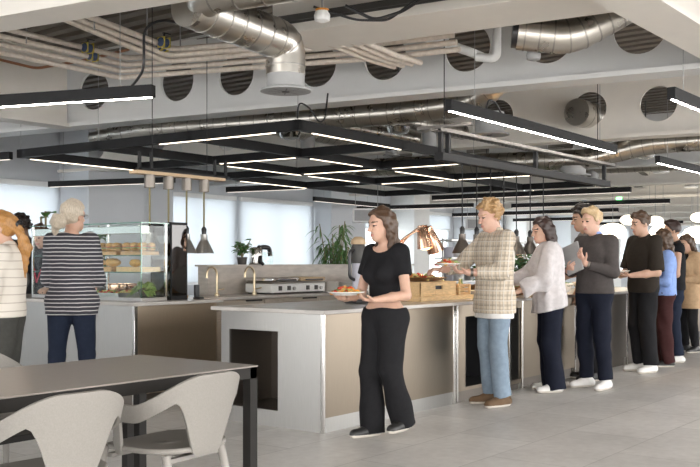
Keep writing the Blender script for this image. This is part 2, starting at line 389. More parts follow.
obj('duct_body', duct_mb(MB(), [(12.85, 10.2, 2.86), (13.55, 5.85, 2.80), (13.72, 5.0, 2.98), (14.0, 3.2, 3.0)], .15, .2, .14), ['duct', 'seam'], t)
diffuser(t, 13.52, 6.1, 2.56, 2.7, .19, .26)
t = thing('ventilation_duct', 'short silver duct crossing through a hole of the second beam', 'duct')
obj('duct_body', duct_mb(MB(), [(12.3, 5.5, 3.32), (13.6, 5.45, 3.32)], .19, .1, .2), ['duct', 'seam'], t)
# smaller ducts and pipes above the grid of lights
for i, (a, b, r, lab) in enumerate((((9.6, 9.2, 3.2), (11.9, 9.25, 3.2), .12, 'small silver duct above the far left of the light grid'), ((9.9, 7.2, 3.15), (12.0, 7.15, 3.15), .11, 'small silver duct above the middle of the light grid'),
                                    ((11.2, 8.6, 3.25), (12.0, 7.9, 3.1), .1, 'short slanting duct above the light grid'), ((17.3, 9.9, 3.1), (17.9, 6.0, 3.1), .13, 'silver duct behind the third beam'))):
    t = thing('ventilation_duct', lab, 'duct'); obj('duct_body', duct_mb(MB(), [a, b], r, .1, .15), ['duct', 'seam'], t)
    x, y, z = Vector(a).lerp(Vector(b), .6); diffuser(t, x, y, z - .32, z - .05, r * .9, r * 1.3)
# the pale flat duct overhead with its dark channel
mb = MB(); a = Vector((6.14, 5.3, 3.3)); b = Vector((6.50, 2.55, 3.3)); mb.bar(a, b, .68, .38)
solo('rectangular_duct', mb, 'cream', 'wide pale flat duct overhead at the top centre', 'duct', bevel=.006)
mb = MB(); a = Vector((5.70, 5.55, 3.2)); b = Vector((6.08, 2.55, 3.2))
o = Vector((.035, 0, 0)); mb.bar(a + Vector((0, 0, .02)), b + Vector((0, 0, .02)), .08, .012); mb.bar(a - o, b - o, .01, .05); mb.bar(a + o, b + o, .01, .05)
solo('support_channel', mb, 'darkgrey', 'dark steel channel running under the pale flat duct', 'rail')

# ------------------------------------------------------------------ pipes
def pipe(path, r, m, lab, fr=.08, name='pipe', group=None, ends=None):
    mb = MB(); P = fillet(path, fr, 6); mb.tube(P, r, 14)
    t = thing(name, lab, 'pipe', group=group); obj('pipe_body', mb, m, t)
    if ends:
        e = MB()
        for q in ends: d = (Vector(path[1]) - Vector(path[0])).normalized(); p0 = Vector(path[0]) + d * q; e.tube([p0 - d * .05, p0 + d * .05], r * 1.35, 14)
        obj('sleeve', e, 'chrome', t)
    return t
nth = ['first', 'second', 'third', 'fourth']
for k in range(4):                                            # from the left bundle, round to run along the beam
    y = 7.98 + k * .085; z = 3.42 - k * .055
    pipe([(4.3, y - .1, z), (6.58 + k * .03, y + .05, z), (7.08 + k * .05, 5.1, z - .1), (7.2 + k * .05, 4.4, z - .1)], .026, 'pipe', nth[k] + ' lagged pipe, from the top, bending round to run along the pale beam', .1, group='lagged pipes turning along the beam')
for k in range(3):
    y = 6.96 + k * .1; pipe([(4.3, y - .1, 3.5), (6.35 + .04 * k, y + .1, 3.34 - k * .04), (6.45 + .04 * k, y - .2, 3.34 - k * .04), (6.72, 5.4, 3.3 - k * .05)], .028, 'pipe', nth[k] + ' lagged pipe of the right-hand bundle at the upper left', .1, group='lagged pipes in the right bundle')
for k in range(4):
    pipe([(5.93 + .04 * k, 5.12 - k * .1, 3.16), (7.0, 5.15 - k * .1, 3.10), (7.4, 5.15 - k * .1, 3.10)], .026, 'pipe', nth[k] + ' short lagged pipe with a silver end beside the flat duct', group='short lagged pipes', ends=[.05])
for (x, y, z, lab) in ((6.0, 7.94, 3.41, 'blue and black valve on the left pipe bundle'), (6.15, 8.06, 3.37, 'larger blue and black valve on the left pipe bundle'), (6.16, 6.98, 3.36, 'blue valve on the right pipe bundle'), (6.26, 7.12, 3.36, 'second blue valve on the right pipe bundle')):
    t = thing('pipe_valve', lab, 'valve', (x, y, z)); b = MB(); b.cyl((-.05, 0, 0), (.05, 0, 0), .045); obj('valve_body', b, 'valve', t, .006)
    for q in (-.035, .035): obj('flange_plate', MB().box((q, 0, 0), (.012, .1, .1)), 'yellowtag', t, .003)
    b = MB(); b.cyl((0, 0, .04), (0, 0, .09), .01); b.box((.03, 0, .09), (.09, .02, .01)); obj('valve_handle', b, 'blackplastic', t)
pipe([(5.6, 9.9, 3.62), (6.6, 9.7, 3.52), (6.75, 9.0, 3.55), (6.9, 8.4, 3.62)], .016, 'copperpipe', 'thin red-brown pipe at the upper left', name='copper_pipe')
pipe([(7.76, 4.25, 3.55), (7.76, 4.25, 3.12), (7.74, 4.45, 3.16)], .04, 'white', 'white drain pipe with an elbow hanging by the top centre', .07, name='drain_pipe')
pipe([(7.7, 5.0, 3.42), (8.3, 4.85, 3.36), (9.2, 4.8, 3.3)], .045, 'white', 'white pipe passing through a hole of the pale beam', name='drain_pipe')
pipe([(7.2, 8.9, 3.3), (7.15, 11.2, 3.3)], .02, 'pipe', 'thin pipe running along the pale beam at far left')
# hanger rods
def rod(x, y, z0, z1, lab): solo('hanger_rod', MB().cyl((x, y, z0), (x, y, z1), .007, n=8), 'grey', lab, 'rod', group='threaded hanger rods over the pipes')
for x, y in ((5.3, 7.95), (5.36, 7.0), (6.05, 7.1), (6.75, 7.4), (6.85, 6.8), (6.95, 6.2), (7.0, 5.7)): rod(x, y, 3.33, 3.88, 'thin threaded rod hanging the lagged pipes from the deck')

# ------------------------------------------------------------------ linear pendant lights
def wire_mb(x, y, z0, z1): return MB().cyl((x, y, z0), (x, y, z1), .0035, n=6)
def linear(a, b, lab, z=2.6, w=.07, h=.1, group='linear pendant lights', led=True):
    a, b = Vector((*a, z)), Vector((*b, z)); t = thing('linear_pendant_light', lab, 'light', a, 0, group); d = b - a; u = d.normalized()
    obj('housing', MB().bar((0, 0, h / 2), tuple(d + Vector((0, 0, h / 2))), w, h), 'black', t, .003)
    if led: obj('led_strip', MB().bar(tuple(u * .02 + Vector((0, 0, -.002))), tuple(d - u * .02 + Vector((0, 0, -.002))), w * (.28 if led is True else .3), .008), 'led' if led is True else 'led_far', t)
    for q in (.12, .88): p = d * q; obj('suspension_wire', wire_mb(p.x, p.y, h, 3.9 - z), 'grey', t)
    return t
linear((5.19, 6.01), (4.35, 8.5), 'black linear pendant light at far left under the near beam')
linear((7.25, 4.46), (11.33, 4.56), 'long black linear pendant light above the serving line')
linear((7.86, 2.68), (10.4, 2.68), 'black linear pendant light cut by the right edge, upper one')
linear((12.83, 4.56), (16.2, 4.58), 'black linear pendant light cut by the right edge, lower one')
linear((7.3, 11.3), (6.85, 13.4), 'thin black light peeping out left of the light grid', z=2.62, led='far')
linear((10.27, 14.71), (11.0, 12.2), 'black light in front of the grey pier at left', led='far')
linear((13.15, 13.1), (13.44, 11.34), 'short black light in front of the middle blinds', led='far')
linear((16.19, 13.43), (19.45, 13.7), 'black light in front of the grey column', led='far')
linear((19.71, 15.0), (20.36, 11.8), 'long dark light beyond the bamboo', led='far')
linear((17.55, 11.2), (17.83, 6.85), 'dark light behind the rail of heat lamps, higher one', led='far')
linear((21.2, 11.2), (21.7, 7.42), 'dark light behind the rail of heat lamps, lower one', led='far')
linear((24.3, 14.8), (24.6, 9.8), 'distant dark light, nearer of three in the far bays', led='far'); linear((28.5, 15), (29.1, 10.5), 'distant dark light, middle of three in the far bays', led='far'); linear((33, 14.5), (33.5, 11), 'distant dark light, farthest of three in the far bays', led='far')
for k in range(6): linear((-2.6 + 1.25 * k, -3.6), (-2.6 + 1.25 * k, 1.0), ['first', 'second', 'third', 'fourth', 'fifth', 'sixth'][k] + ' added unseen pendant light behind the camera, brightening the dining area', w=.2)  # lamps added out of view to brighten table, chairs and floor from above
tag(obj('exit_sign_lamp', MB().box((0, 0, 0), (.05, .12, .06)), 'green_led', None, loc=(21.5, 8.55, 2.74)), 'tiny green indicator lamp on a distant dark light', 'lamp')
# the grid of lights
t = thing('light_grid', 'big black grid of linear lights hung over the counters', 'light', (7.41, 6.36, 2.6), R(2.8))
XB = [0, 2.0, 3.9, 6.1, 8.75]; YB = [0, 1.5, 3.05, 4.55]; X1 = 8.75; Y1 = 4.55; H_ = .11; W_ = .075
for y in YB: obj('frame_bar', MB().b2(-W_ / 2, X1 + W_ / 2, y - W_ / 2, y + W_ / 2, 0, H_), 'black', t, .003)
for x in XB: obj('frame_bar', MB().b2(x - W_ / 2, x + W_ / 2, -W_ / 2, Y1 + W_ / 2, .001, H_ - .001), 'black', t, .003)
led_x = [(0, .25, 2.0), (0, 7.2, 8.6), (1, 2.2, 3.4), (1, 4.3, 6.2), (2, 2.3, 4), (2, 4.2, 5.6), (3, .15, 2.05), (3, 4.3, 6.1)]
led_y = [(0, .3, 2.0), (1, 1.6, 2.9), (2, .1, 1.3), (2, 1.6, 2.9), (3, .1, 1.4), (3, 1.7, 2.9)]
for j, a, b in led_x: obj('led_strip', MB().b2(a, b, YB[j] - .012, YB[j] + .012, -.006, .001), 'led_grid', t)
for j, a, b in led_y: obj('led_strip', MB().b2(XB[j] - .012, XB[j] + .012, a, b, -.006, .001), 'led_grid', t)
for x in (0, 3.9, 8.75):
    for y in (0, 3.05, 4.55): obj('suspension_wire', wire_mb(x, y, H_, 1.3), 'grey', t)
# power cables
solo('power_cable', MB().tube(resample(fillet([(5.12, 6.2, 2.7), (5.05, 6.05, 2.72), (4.98, 5.88, 2.78), (4.98, 5.88, 3.1), (5.05, 5.78, 3.17), (5.25, 5.6, 3.14)], .08), .03), .011, 8), 'blackplastic', 'black power cable arching over the far left pendant light', 'cable')
solo('power_cable', MB().tube(resample(fillet([(7.4, 6.36, 2.72), (7.42, 6.36, 2.9), (7.6, 6.36, 2.86), (7.75, 6.36, 2.72), (7.85, 6.36, 2.76), (7.9, 6.36, 3.05)], .08), .03), .009, 8), 'blackplastic', 'looped black cable above the corner of the light grid', 'cable')
solo('power_cable', MB().tube(resample(fillet([(8.0, 4.5, 2.7), (8.05, 4.5, 2.82), (8.2, 4.5, 2.8), (8.3, 4.5, 2.71)], .06), .03), .009, 8), 'blackplastic', 'short looped cable on the light above the serving line', 'cable')

# ------------------------------------------------------------------ smoke heads and boxes on the ceiling
for i, (x, y, lab) in enumerate(((5.35, 4.36, 'white smoke detector beside the upper left spiral duct'), (7.1, 3.55, 'grey detector cap below the open duct mouth'))):
    z = (2.99, 2.9)[i]; t = thing('smoke_detector', lab, 'detector', (x, y, z)); m = ('white', 'grey')[i]
    obj('detector_body', MB().lathe([(.02, 0), (.055, .012), (.06, .05), (.045, .09), (.0, .09)], n=20), m, t); obj('mount_stem', MB().cyl((0, 0, .09), (0, 0, .5), .008, n=8), 'grey', t)
    if i == 0: obj('orange_collar', MB().lathe([(.048, .07), (.05, .095), (0, .1)], n=16), 'orange', t)
solo('cable_bundle', MB().tube(resample(fillet([(5.42, 4.2, 3.1), (5.5, 4.0, 2.98), (5.62, 3.85, 3.04), (5.6, 3.6, 3.12)], .06), .02), .012, 8).tube(resample(fillet([(5.3, 4.4, 3.1), (5.48, 4.15, 3.0), (5.6, 3.95, 2.99), (5.62, 3.7, 3.12)], .06), .02), .009, 8), 'blackplastic', 'tangle of dark cables beside the flat duct', 'cable')
for x, y, lab in ((9.83, 8.58, 'left chrome ceiling fitting above the light grid'), (10.3, 7.1, 'middle chrome ceiling fitting above the light grid'), (9.3, 11.3, 'chrome ceiling fitting near the far corner of the grid'), (14.6, 8.2, 'chrome ceiling fitting beyond the second beam'), (15.2, 5.6, 'chrome ceiling fitting right of the second beam')):
    t = thing('spot_fitting', lab, 'light fitting', (x, y, 2.92)); obj('dish', MB().lathe([(.02, 0), (.13, .03), (.16, .1), (.15, .11), (.02, .05)], n=24), 'chrome', t); obj('mount_arm', MB().cyl((0, 0, .05), (0, 0, .97), .012, n=8).bar((-.16, 0, .1), (.16, 0, .1), .02, .02), 'darkgrey', t)
k = 0
for x in (18.2, 19.6, 22.6, 24, 26.8, 30.8):
    for y in (6.6, 8.6, 10.6):
        yy = y + (x - 18) * .18; solo('ceiling_speaker', MB().lathe([(.0, 0), (.16, 0), (.17, .03), (.1, .12), (0, .12)], n=18), ('chrome', 'white')[k % 2], 'small round fitting on the far ceiling', 'ceiling fitting', (x, yy, 3.1), group='round fittings on the far ceiling'); k += 1

# ------------------------------------------------------------------ heat-lamp rails
def heat_lamp(loc, cable, lab, group, mcable='darkgrey', shade='steel_dark', r=.1, h=.15):
    t = thing('heat_lamp', lab, 'heat lamp', loc, 0, group)
    obj('lamp_shade', MB().lathe([(r, 0), (r * .96, .012), (r * .45, h * .78), (r * .34, h * .9), (r * .34, h * 1.25), (0, h * 1.27), (0, h * 1.2), (r * .28, h * 1.2), (r * .3, h * .9), (r * .4, h * .76), (r * .93, .006)], n=26), shade, t)
    obj('socket', MB().lathe([(r * .22, h * 1.25), (r * .26, h * 1.6), (r * .12, h * 1.75), (0, h * 1.75)], n=16), 'blackplastic', t)
    obj('bulb', MB().ell((0, 0, h * .32), (r * .4, r * .4, r * .4), n=12, m=8), 'bulb', t)
    obj('lamp_cord', MB().cyl((0, 0, h * 1.7), (0, 0, cable), .009 if mcable == 'stem' else .006, n=8), mcable, t); return t
t = thing('lamp_rail', 'black rail with pendant heat lamps above the serving counter', 'rail', (7.55, 4.75, 2.2))
obj('rail_beam', MB().b2(0, 4.0, -.05, .05, 0, .075), 'black', t, .004)
for x in (.04, .17, 2.0, 3.9): obj('rail_post', MB().b2(x - .02, x + .02, -.02, .02, .07, .3), 'black', t)
for x in (.1, 3.7): obj('ceiling_rod', MB().cyl((x, 0, .3), (x, 0, 1.7), .005, n=8), 'black', t)
t = thing('cable_tray', 'perforated steel cable tray just above the black lamp rail', 'tray', (7.5, 4.75, 2.47)); mb = MB()
for k in range(56): mb.box((.05 + k * .075, 0, 0), (.045, .12, .006))
mb.b2(0, 4.2, -.06, -.054, 0, .03).b2(0, 4.2, .054, .06, 0, .03).b2(0, 4.2, -.03, -.01, -.003, .003).b2(0, 4.2, .01, .03, -.003, .003); obj('tray_body', mb, 'tray', t)
obj('cross_arm', MB().bar((.15, -.3, .06), (.15, .3, .06), .03, .03), 'tray', t)
HL = [7.98, 8.26, 8.54, 8.82, 9.10, 9.42, 9.74]
pos = ['the first and nearest lamp', 'the second lamp', 'the third lamp', 'the fourth lamp', 'the fifth lamp', 'the sixth lamp', 'the last lamp']
for i, x in enumerate(HL): heat_lamp((x, 4.75, 1.335), .87, 'black cone heat lamp over the serving counter, %s from the left' % pos[i], 'black cone heat lamps over the serving counter', 'black', 'steel_dark')
t = thing('lamp_rail', 'short rail of silver heat lamps above the left counter', 'rail', (5.9, 6.85, 2.06))
obj('rail_beam', MB().b2(-.22, .9, -.06, .06, 0, .03), 'tan', t); mb = MB(); mb.b2(-.24, .95, -.07, -.05, .03, .05)
for x in (-.2, -.06, .75, .9): mb.b2(x - .012, x + .012, -.07, -.046, .03, .2)
obj('bracket', mb, 'black', t)
for x in (0, .7): obj('ceiling_rod', MB().cyl((x, 0, .03), (x, 0, 1.84), .0035, n=8), 'black', t)
for i in range(4): obj('lamp_canister', MB().lathe([(.05, 0), (.05, .12), (0, .12)], (-.03 + i * .23, 0, -.12), 18), 'steel_dark', t)
for i in range(4): heat_lamp((5.87 + i * .23, 6.85, 1.335), .62, 'silver cone heat lamp over the left counter, %s' % ['first from the left, behind the glass case', 'second from the left, behind the dark cabinet', 'right beside the dark cabinet', 'last one on the right'][i], 'silver cone heat lamps over the left counter', 'stem', 'steel')
# globe pendants far right
G_ = [(23.1, 9.35, 2.03, .33), (23.9, 8.35, 2.0, .34), (24.7, 7.75, 1.95, .36), (24.0, 7.3, 2.0, .28), (22.6, 8.75, 2.28, .2), (23.2, 8.3, 2.26, .2), (23.4, 7.3, 2.33, .2), (25.6, 8.9, 2.12, .16), (26.4, 8.4, 2.08, .16), (27.2, 8.7, 2.1, .2)]
for i, (x, y, z, r) in enumerate(G_):
    t = thing('globe_pendant', 'glowing opal globe pendant lamp in the cluster at far right', 'lamp', (x, y, z), 0, 'opal globe pendants'); obj('globe', MB().ell((0, 0, 0), (r, r, r * .62), n=24, m=14), 'globe', t); obj('lamp_cord', MB().cyl((0, 0, r * .6), (0, 0, 3.9 - z), .006, n=6), 'grey', t)
# hung heater boxes
for (x, y, z, lab) in ((15.0, 11.1, 2.02, 'white fan unit hung beside the bamboo'), (20.5, 11.8, 2.05, 'white fan unit hung in the far middle')):
    t = thing('fan_unit', lab, 'fan unit', (x, y, z), R(-52)); obj('casing', MB().b2(-.28, .28, -.2, .2, 0, .28), 'white', t, .02); obj('louvre', MB().b2(-.24, .24, -.215, -.2, .03, .24), 'grey', t)
    [obj('hanger', MB().cyl((q, 0, .28), (q, 0, 1.87), .006, n=6), 'grey', t) for q in (-.22, .22)]
# ------------------------------------------------------------------ near table, bench and chairs
t = thing('dining_table', 'long dark-legged dining table with taupe top in front', 'table', (2.34, 3.66, 0))
obj('tabletop', MB().b2(-1.15, 1.1, -.45, .43, .734, .742), 'tabletop', t, .002)
obj('edge_frame', MB().b2(-1.145, 1.095, -.445, -.405, .68, .734).b2(-1.145, 1.095, .385, .425, .68, .734).b2(-1.145, -1.1, -.445, .425, .68, .734).b2(1.05, 1.095, -.445, .425, .68, .734), 'tableedge', t)
for sx in (-1.118, 1.072):
    for sy in (-.422, .402): obj('leg', MB().box((sx, sy, .34), (.052, .052, .68)), 'tableedge', t, .003)
t = thing('bench', 'low black bench tucked under the far side of the table', 'bench', (2.2, 4.02, 0))
obj('bench_seat', MB().b2(-1.0, 1.03, -.17, .17, .425, .455), 'tableedge', t, .004)
for sx in (-.95, .98):
    for sy in (-.14, .14): obj('leg', MB().box((sx, sy, .2125), (.045, .045, .425)), 'tableedge', t, .003)
def chair_shell():
    v = []; f = []; A = R(118); NU, NV = 72, 16
    def sm(a, b, t): t = min(1, max(0, (t - a) / (b - a))); return t * t * (3 - 2 * t)
    def pt(th, z):
        k = .80 + .26 * ((z - .43) / .37); s_ = math.sin(th); c_ = math.cos(th); p = 2.6
        q = (abs(s_) ** p + abs(c_) ** p) ** (-1 / p)
        return (.285 * k * q * s_, -.25 * k * q * c_ - .03 + (0 if c_ > 0 else .02), z)
    for i in range(NU + 1):
        th = -A + 2 * A * i / NU; a = abs(math.degrees(th))
        top = .775 - .125 * sm(14, 84, a) - .16 * sm(100, 118, a)
        low = .425 + (top - .075 - .425) * sm(17, 40, a) * (1 - sm(97, 106, a))
        low = min(low, top - .03)
        for j in range(NV + 1): v.append(pt(th, low + (top - low) * j / NV))
    n = NV + 1
    for i in range(NU):
        for j in range(NV): a = i * n + j; f.append((a, a + n, a + n + 1, a + 1))
    return v, f
def make_chair(lab, loc, rz):
    t = thing('shell_armchair', lab, 'chair', loc, rz, 'grey shell armchairs around the table')
    v, f = chair_shell(); o = link_mesh('backrest', v, f, M['chair'], t, angle=0); s = o.modifiers.new('solid', 'SOLIDIFY'); s.thickness = .016; s.offset = 0
    b = o.modifiers.new('bevel', 'BEVEL'); b.width = .005; b.segments = 2
    mb = MB(); vs = []; fs = []; N = 40; RR = [0, .3, .6, .85, .97, 1.0]
    for k, q in enumerate(RR):
        for i in range(N):
            a = 2 * PI * i / N; c, s_ = math.cos(a), math.sin(a); e = (abs(c) ** 2.8 + abs(s_) ** 2.8) ** (-1 / 2.8); x, y = .235 * q * e * c, .235 * q * e * s_ + .0
            vs.append((x, y, .425 + .018 * q * q - (.02 * max(0, y / .235) ** 3 if y > 0 else 0)))
    for k in range(len(RR) - 1):
        for i in range(N): fs.append((k * N + i, k * N + (i + 1) % N, (k + 1) * N + (i + 1) % N, (k + 1) * N + i))
    mb._add(vs, fs); o = obj('seat', mb, 'chair', t, angle=0); s = o.modifiers.new('solid', 'SOLIDIFY'); s.thickness = .022; s.offset = -1
    for sx in (-1, 1):
        obj('leg', MB().tube([(sx * .2, .18, .45), (sx * .215, .2, .3), (sx * .245, .235, 0)], .018, 12, radii=[.02, .019, .012]), 'chairleg', t)
        obj('leg', MB().tube([(sx * .17, -.16, .43), (sx * .19, -.2, .25), (sx * .225, -.265, 0)], .018, 12, radii=[.02, .019, .012]), 'chairleg', t)
    obj('seat_frame', MB().bar((-.19, .16, .405), (.19, .16, .405), .03, .018).bar((-.17, -.15, .405), (.17, -.15, .405), .03, .018).bar((0, -.15, .405), (0, .16, .405), .05, .014), 'chairleg', t)
    return t
ch = make_chair('grey shell armchair at the near side of the table, beside the table leg', (2.86, 3.22, 0), R(4))
dup(ch, (2.17, 3.17, 0), R(-4), 'grey shell armchair at the near side of the table, cut by the picture bottom left')
dup(ch, (2.78, 4.48, 0), R(176), 'grey shell armchair across the table at the left edge')

# ------------------------------------------------------------------ serving counter
def panel(mb, x0, x1, z0, z1, y): mb.b2(x0, x1, y, y + .02, z0, z1)
YF = 4.36; YB_ = 5.4
t = thing('serving_island', 'brushed steel island with a pale stone top and dark niche', 'counter', (5.36, YF, 0))
bd = MB(); D_ = YB_ - YF; n0, n1, zl, zh = .44, .95, .125, .725
bd.b2(0, .02, 0, n0, .11, .87).b2(0, .02, n1, D_, .11, .87).b2(0, .02, n0, n1, .11, zl).b2(0, .02, n0, n1, zh, .87)   # left end around the niche
bd.b2(.05, 1.84, D_ - .02, D_, .11, .87).b2(1.82, 1.84, .02, D_ - .02, .11, .87).b2(.02, 1.82, .02, D_ - .02, .85, .87)
obj('carcass', bd, 'steel', t)
obj('front_panel', MB().b2(.02, 1.84, 0, .02, .11, .87), 'steel_warm', t)
obj('corner_trim', MB().b2(-.006, .022, -.006, .022, .0, .87), 'chrome', t, .003); obj('corner_trim', MB().b2(1.81, 1.845, -.006, .012, 0, .87), 'chrome', t, .003)
obj('niche', MB().b2(.02, .5, n0 - .01, n0, zl, zh).b2(.02, .5, n1, n1 + .01, zl, zh).b2(.49, .5, n0, n1, zl, zh).b2(.02, .5, n0, n1, zl - .01, zl).b2(.02, .5, n0, n1, zh, zh + .01), 'steel_dark', t)
obj('plinth', MB().b2(.012, 1.84, .012, D_ - .01, 0, .11), 'steel', t)
obj('worktop', MB().b2(-.06, 1.86, -.06, D_ + .06, .87, .9), 'stone', t, .004)
def module(x0, x1, lab, recess=None, front='steel_warm', side=None):
    t = thing('serving_counter', lab, 'counter', (x0, YF, 0), 0, 'serving counter units'); w_ = x1 - x0
    obj('carcass', MB().b2(0, .02, .02, D_, .0, .87).b2(w_ - .02, w_, .02, D_, .0, .87).b2(0.02, w_ - .02, D_ - .02, D_, .1, .87).b2(.02, w_ - .02, .5, .52, .1, .87), 'steel', t)
    mb = MB()
    if recess:
        r0, r1, za, zb = recess; mb.b2(0, r0, 0, .02, .1, .87).b2(r1, w_, 0, .02, .1, .87).b2(r0, r1, 0, .02, .1, za).b2(r0, r1, 0, .02, zb, .87)
        obj('niche', MB().b2(r0 - .012, r0, .02, .45, za, zb).b2(r1, r1 + .012, .02, .45, za, zb).b2(r0, r1, .44, .45, za, zb).b2(r0, r1, .02, .45, za - .01, za).b2(r0, r1, .02, .45, zb, zb + .01), 'blackplastic', t)
    else: mb.b2(0, w_, 0, .02, .1, .87)
    obj('front_panel', mb, front, t); obj('plinth', MB().b2(0.02, w_ - .02, .03, D_ - .03, 0, .1), 'steel_dark', t)
    obj('corner_trim', MB().b2(0, .03, -.006, .012, 0, .87), 'chrome', t, .002); obj('worktop', MB().b2(0, w_, -.05, D_ + .05, .87, .9), 'stone', t, .004); return t
module(7.22, 8.20, 'serving counter unit with a black niche behind the man in the plaid shirt', (.16, .93, .13, .76))
module(8.20, 8.46, 'narrow serving counter unit with an open black front', (.03, .25, .06, .8))
module(8.46, 9.7, 'serving counter unit with plain steel front behind the white blouse', None, 'steel_warm')
module(9.7, 11.2, 'serving counter unit with dark front behind the two men in dark tops', None, 'steel_dark')
module(11.2, 12.7, 'serving counter unit with dark front behind the blue shirt', None, 'steel_dark')
module(12.7, 13.0, 'last serving counter unit at the right end', None, 'steel_warm')

# ------------------------------------------------------------------ left counter and back counter
t = thing('deli_counter', 'steel deli counter with pale stone top under the glass food case', 'counter', (5.36, 6.45, 0))
obj('end_panel', MB().b2(0, .02, .0, 1.1, .1, .87).b2(0, .02, 1.115, 2.6, .1, .87).b2(0, .02, 2.615, 3.6, .1, .87), 'steel', t)
obj('joint_strip', MB().b2(-.003, .02, 1.1, 1.115, .1, .87).b2(-.003, .02, 2.6, 2.615, .1, .87), 'brass', t)
obj('front_panel', MB().b2(.02, .98, 0, .02, .1, .87), 'steel_tan', t); obj('corner_trim', MB().b2(-.005, .03, -.005, .03, 0, .87), 'chrome', t, .002)
obj('carcass', MB().b2(.05, .98, .78, .8, .1, .87).b2(.96, .98, .02, .78, .1, .87).b2(.73, .75, .8, 3.6, .1, .87), 'steel', t); obj('plinth', MB().b2(.02, .95, .02, .75, 0, .1).b2(.02, .7, .75, 3.58, 0, .1), 'steel_dark', t)
obj('worktop', MB().b2(-.05, 1.02, -.05, .84, .87, .9).b2(-.05, .79, .84, 3.65, .87, .9), 'stone', t, .003)
t = thing('back_counter', 'long taupe back counter with drawers below the stone wall', 'counter', (6.62, 6.95, 0))
obj('carcass', MB().b2(0, 4.6, .02, .62, .1, .86), 'cabinet', t); obj('plinth', MB().b2(.02, 4.58, .06, .6, 0, .1), 'darkgrey', t); obj('worktop', MB().b2(-.02, 4.62, -.03, .64, .86, .89), 'stone', t, .003)
for k in range(5):
    x = .02 + k * .92; o = obj('drawer', MB().b2(x, x + .9, 0, .02, .66, .85), 'cabinet', t, .003); obj('handle', MB().b2(x + .62, x + .86, -.012, 0, .835, .85), 'black', o)
    o = obj('door', MB().b2(x, x + .9, 0, .02, .11, .65), 'cabinet', t, .003)
struct('trim_1', MB().b2(7.36, 11.4, 7.62, 7.78, 0, 1.2).b2(7.33, 11.43, 7.6, 7.8, 1.2, 1.22), 'tile', 'low stone-clad wall behind the back counter')
# ------------------------------------------------------------------ glass food case
CX, CY = 5.56, 6.6
t = thing('glass_food_case', 'tall glass food case with two shelves on the deli counter', 'display case', (CX, CY, .9)); L_ = 1.65; Wc = .30; Hc = .705
obj('base_tray', MB().b2(0, Wc, 0, L_, 0, .03), 'steel', t, .002)
obj('side_glass', MB().b2(.0, .005, .005, L_, .03, Hc - .03).b2(0, Wc, 0, .005, .03, Hc - .03), 'glass', t)
obj('top_glass', MB().b2(-.02, Wc + .01, -.02, L_, Hc - .008, Hc), 'glass', t)
obj('glass_edge', MB().b2(-.024, -.018, -.02, L_, Hc - .01, Hc + .001).b2(-.02, Wc, -.024, -.018, Hc - .01, Hc + .001).b2(-.004, .004, -.004, .004, .03, Hc), 'glassedge', t)
for z in (.26, .412):
    o = obj('shelf', MB().b2(.01, Wc - .01, .01, L_, z - .008, z), 'glass', t); obj('shelf_edge', MB().b2(.006, .011, .01, L_, z - .009, z + .001), 'glassedge', o)
obj('canopy_light', MB().b2(.01, .1, .01, L_, Hc - .1, Hc - .03), 'chrome', t, .004)
obj('post', MB().b2(Wc - .02, Wc, .0, .02, .03, Hc).b2(Wc - .02, Wc, L_ - .02, L_, .03, Hc).b2(Wc - .02, Wc, L_ / 2, L_ / 2 + .02, .03, Hc).b2(0, .015, L_ - .02, L_, .03, Hc), 'chrome', t)
t = thing('heated_cabinet', 'tall smoked-glass heated cabinet at the end of the food case', 'cabinet', (5.89, 6.58, .9))
obj('cabinet_frame', MB().b2(0, .2, 0, .28, 0, .04).b2(0, .2, 0, .28, .69, .715).b2(0, .012, 0, .012, .04, .69).b2(.188, .2, 0, .012, .04, .69).b2(0, .012, .268, .28, .04, .69).b2(.188, .2, .268, .28, .04, .69), 'black', t)
obj('glass_panel', MB().b2(.012, .188, 0, .004, .04, .69).b2(0, .004, .012, .268, .04, .69).b2(.196, .2, .012, .268, .04, .69), 'smoked', t)
obj('back_panel', MB().b2(.012, .188, .274, .28, .04, .69), 'darkgrey', t)
for z in (.2, .3, .45): obj('rack_shelf', MB().b2(.012, .188, .02, .26, z, z + .008), 'steel_dark', t)
obj('control_box', MB().b2(.02, .18, .06, .26, .48, .6), 'steel', t, .006)
for k, (z, c) in enumerate(((.208, 'orange'), (.308, 'tomato'))):
    mb = MB()
    for j in range(5): mb.ell((random.uniform(.03, .17), random.uniform(.04, .2), .02), (.03, .03, .02), n=10, m=6, jit=.08)
    solo('hot_food', mb, c, ('orange', 'red')[k] + ' hot food on a shelf inside the heated cabinet', 'food', (5.89, 6.58, .9 + z))
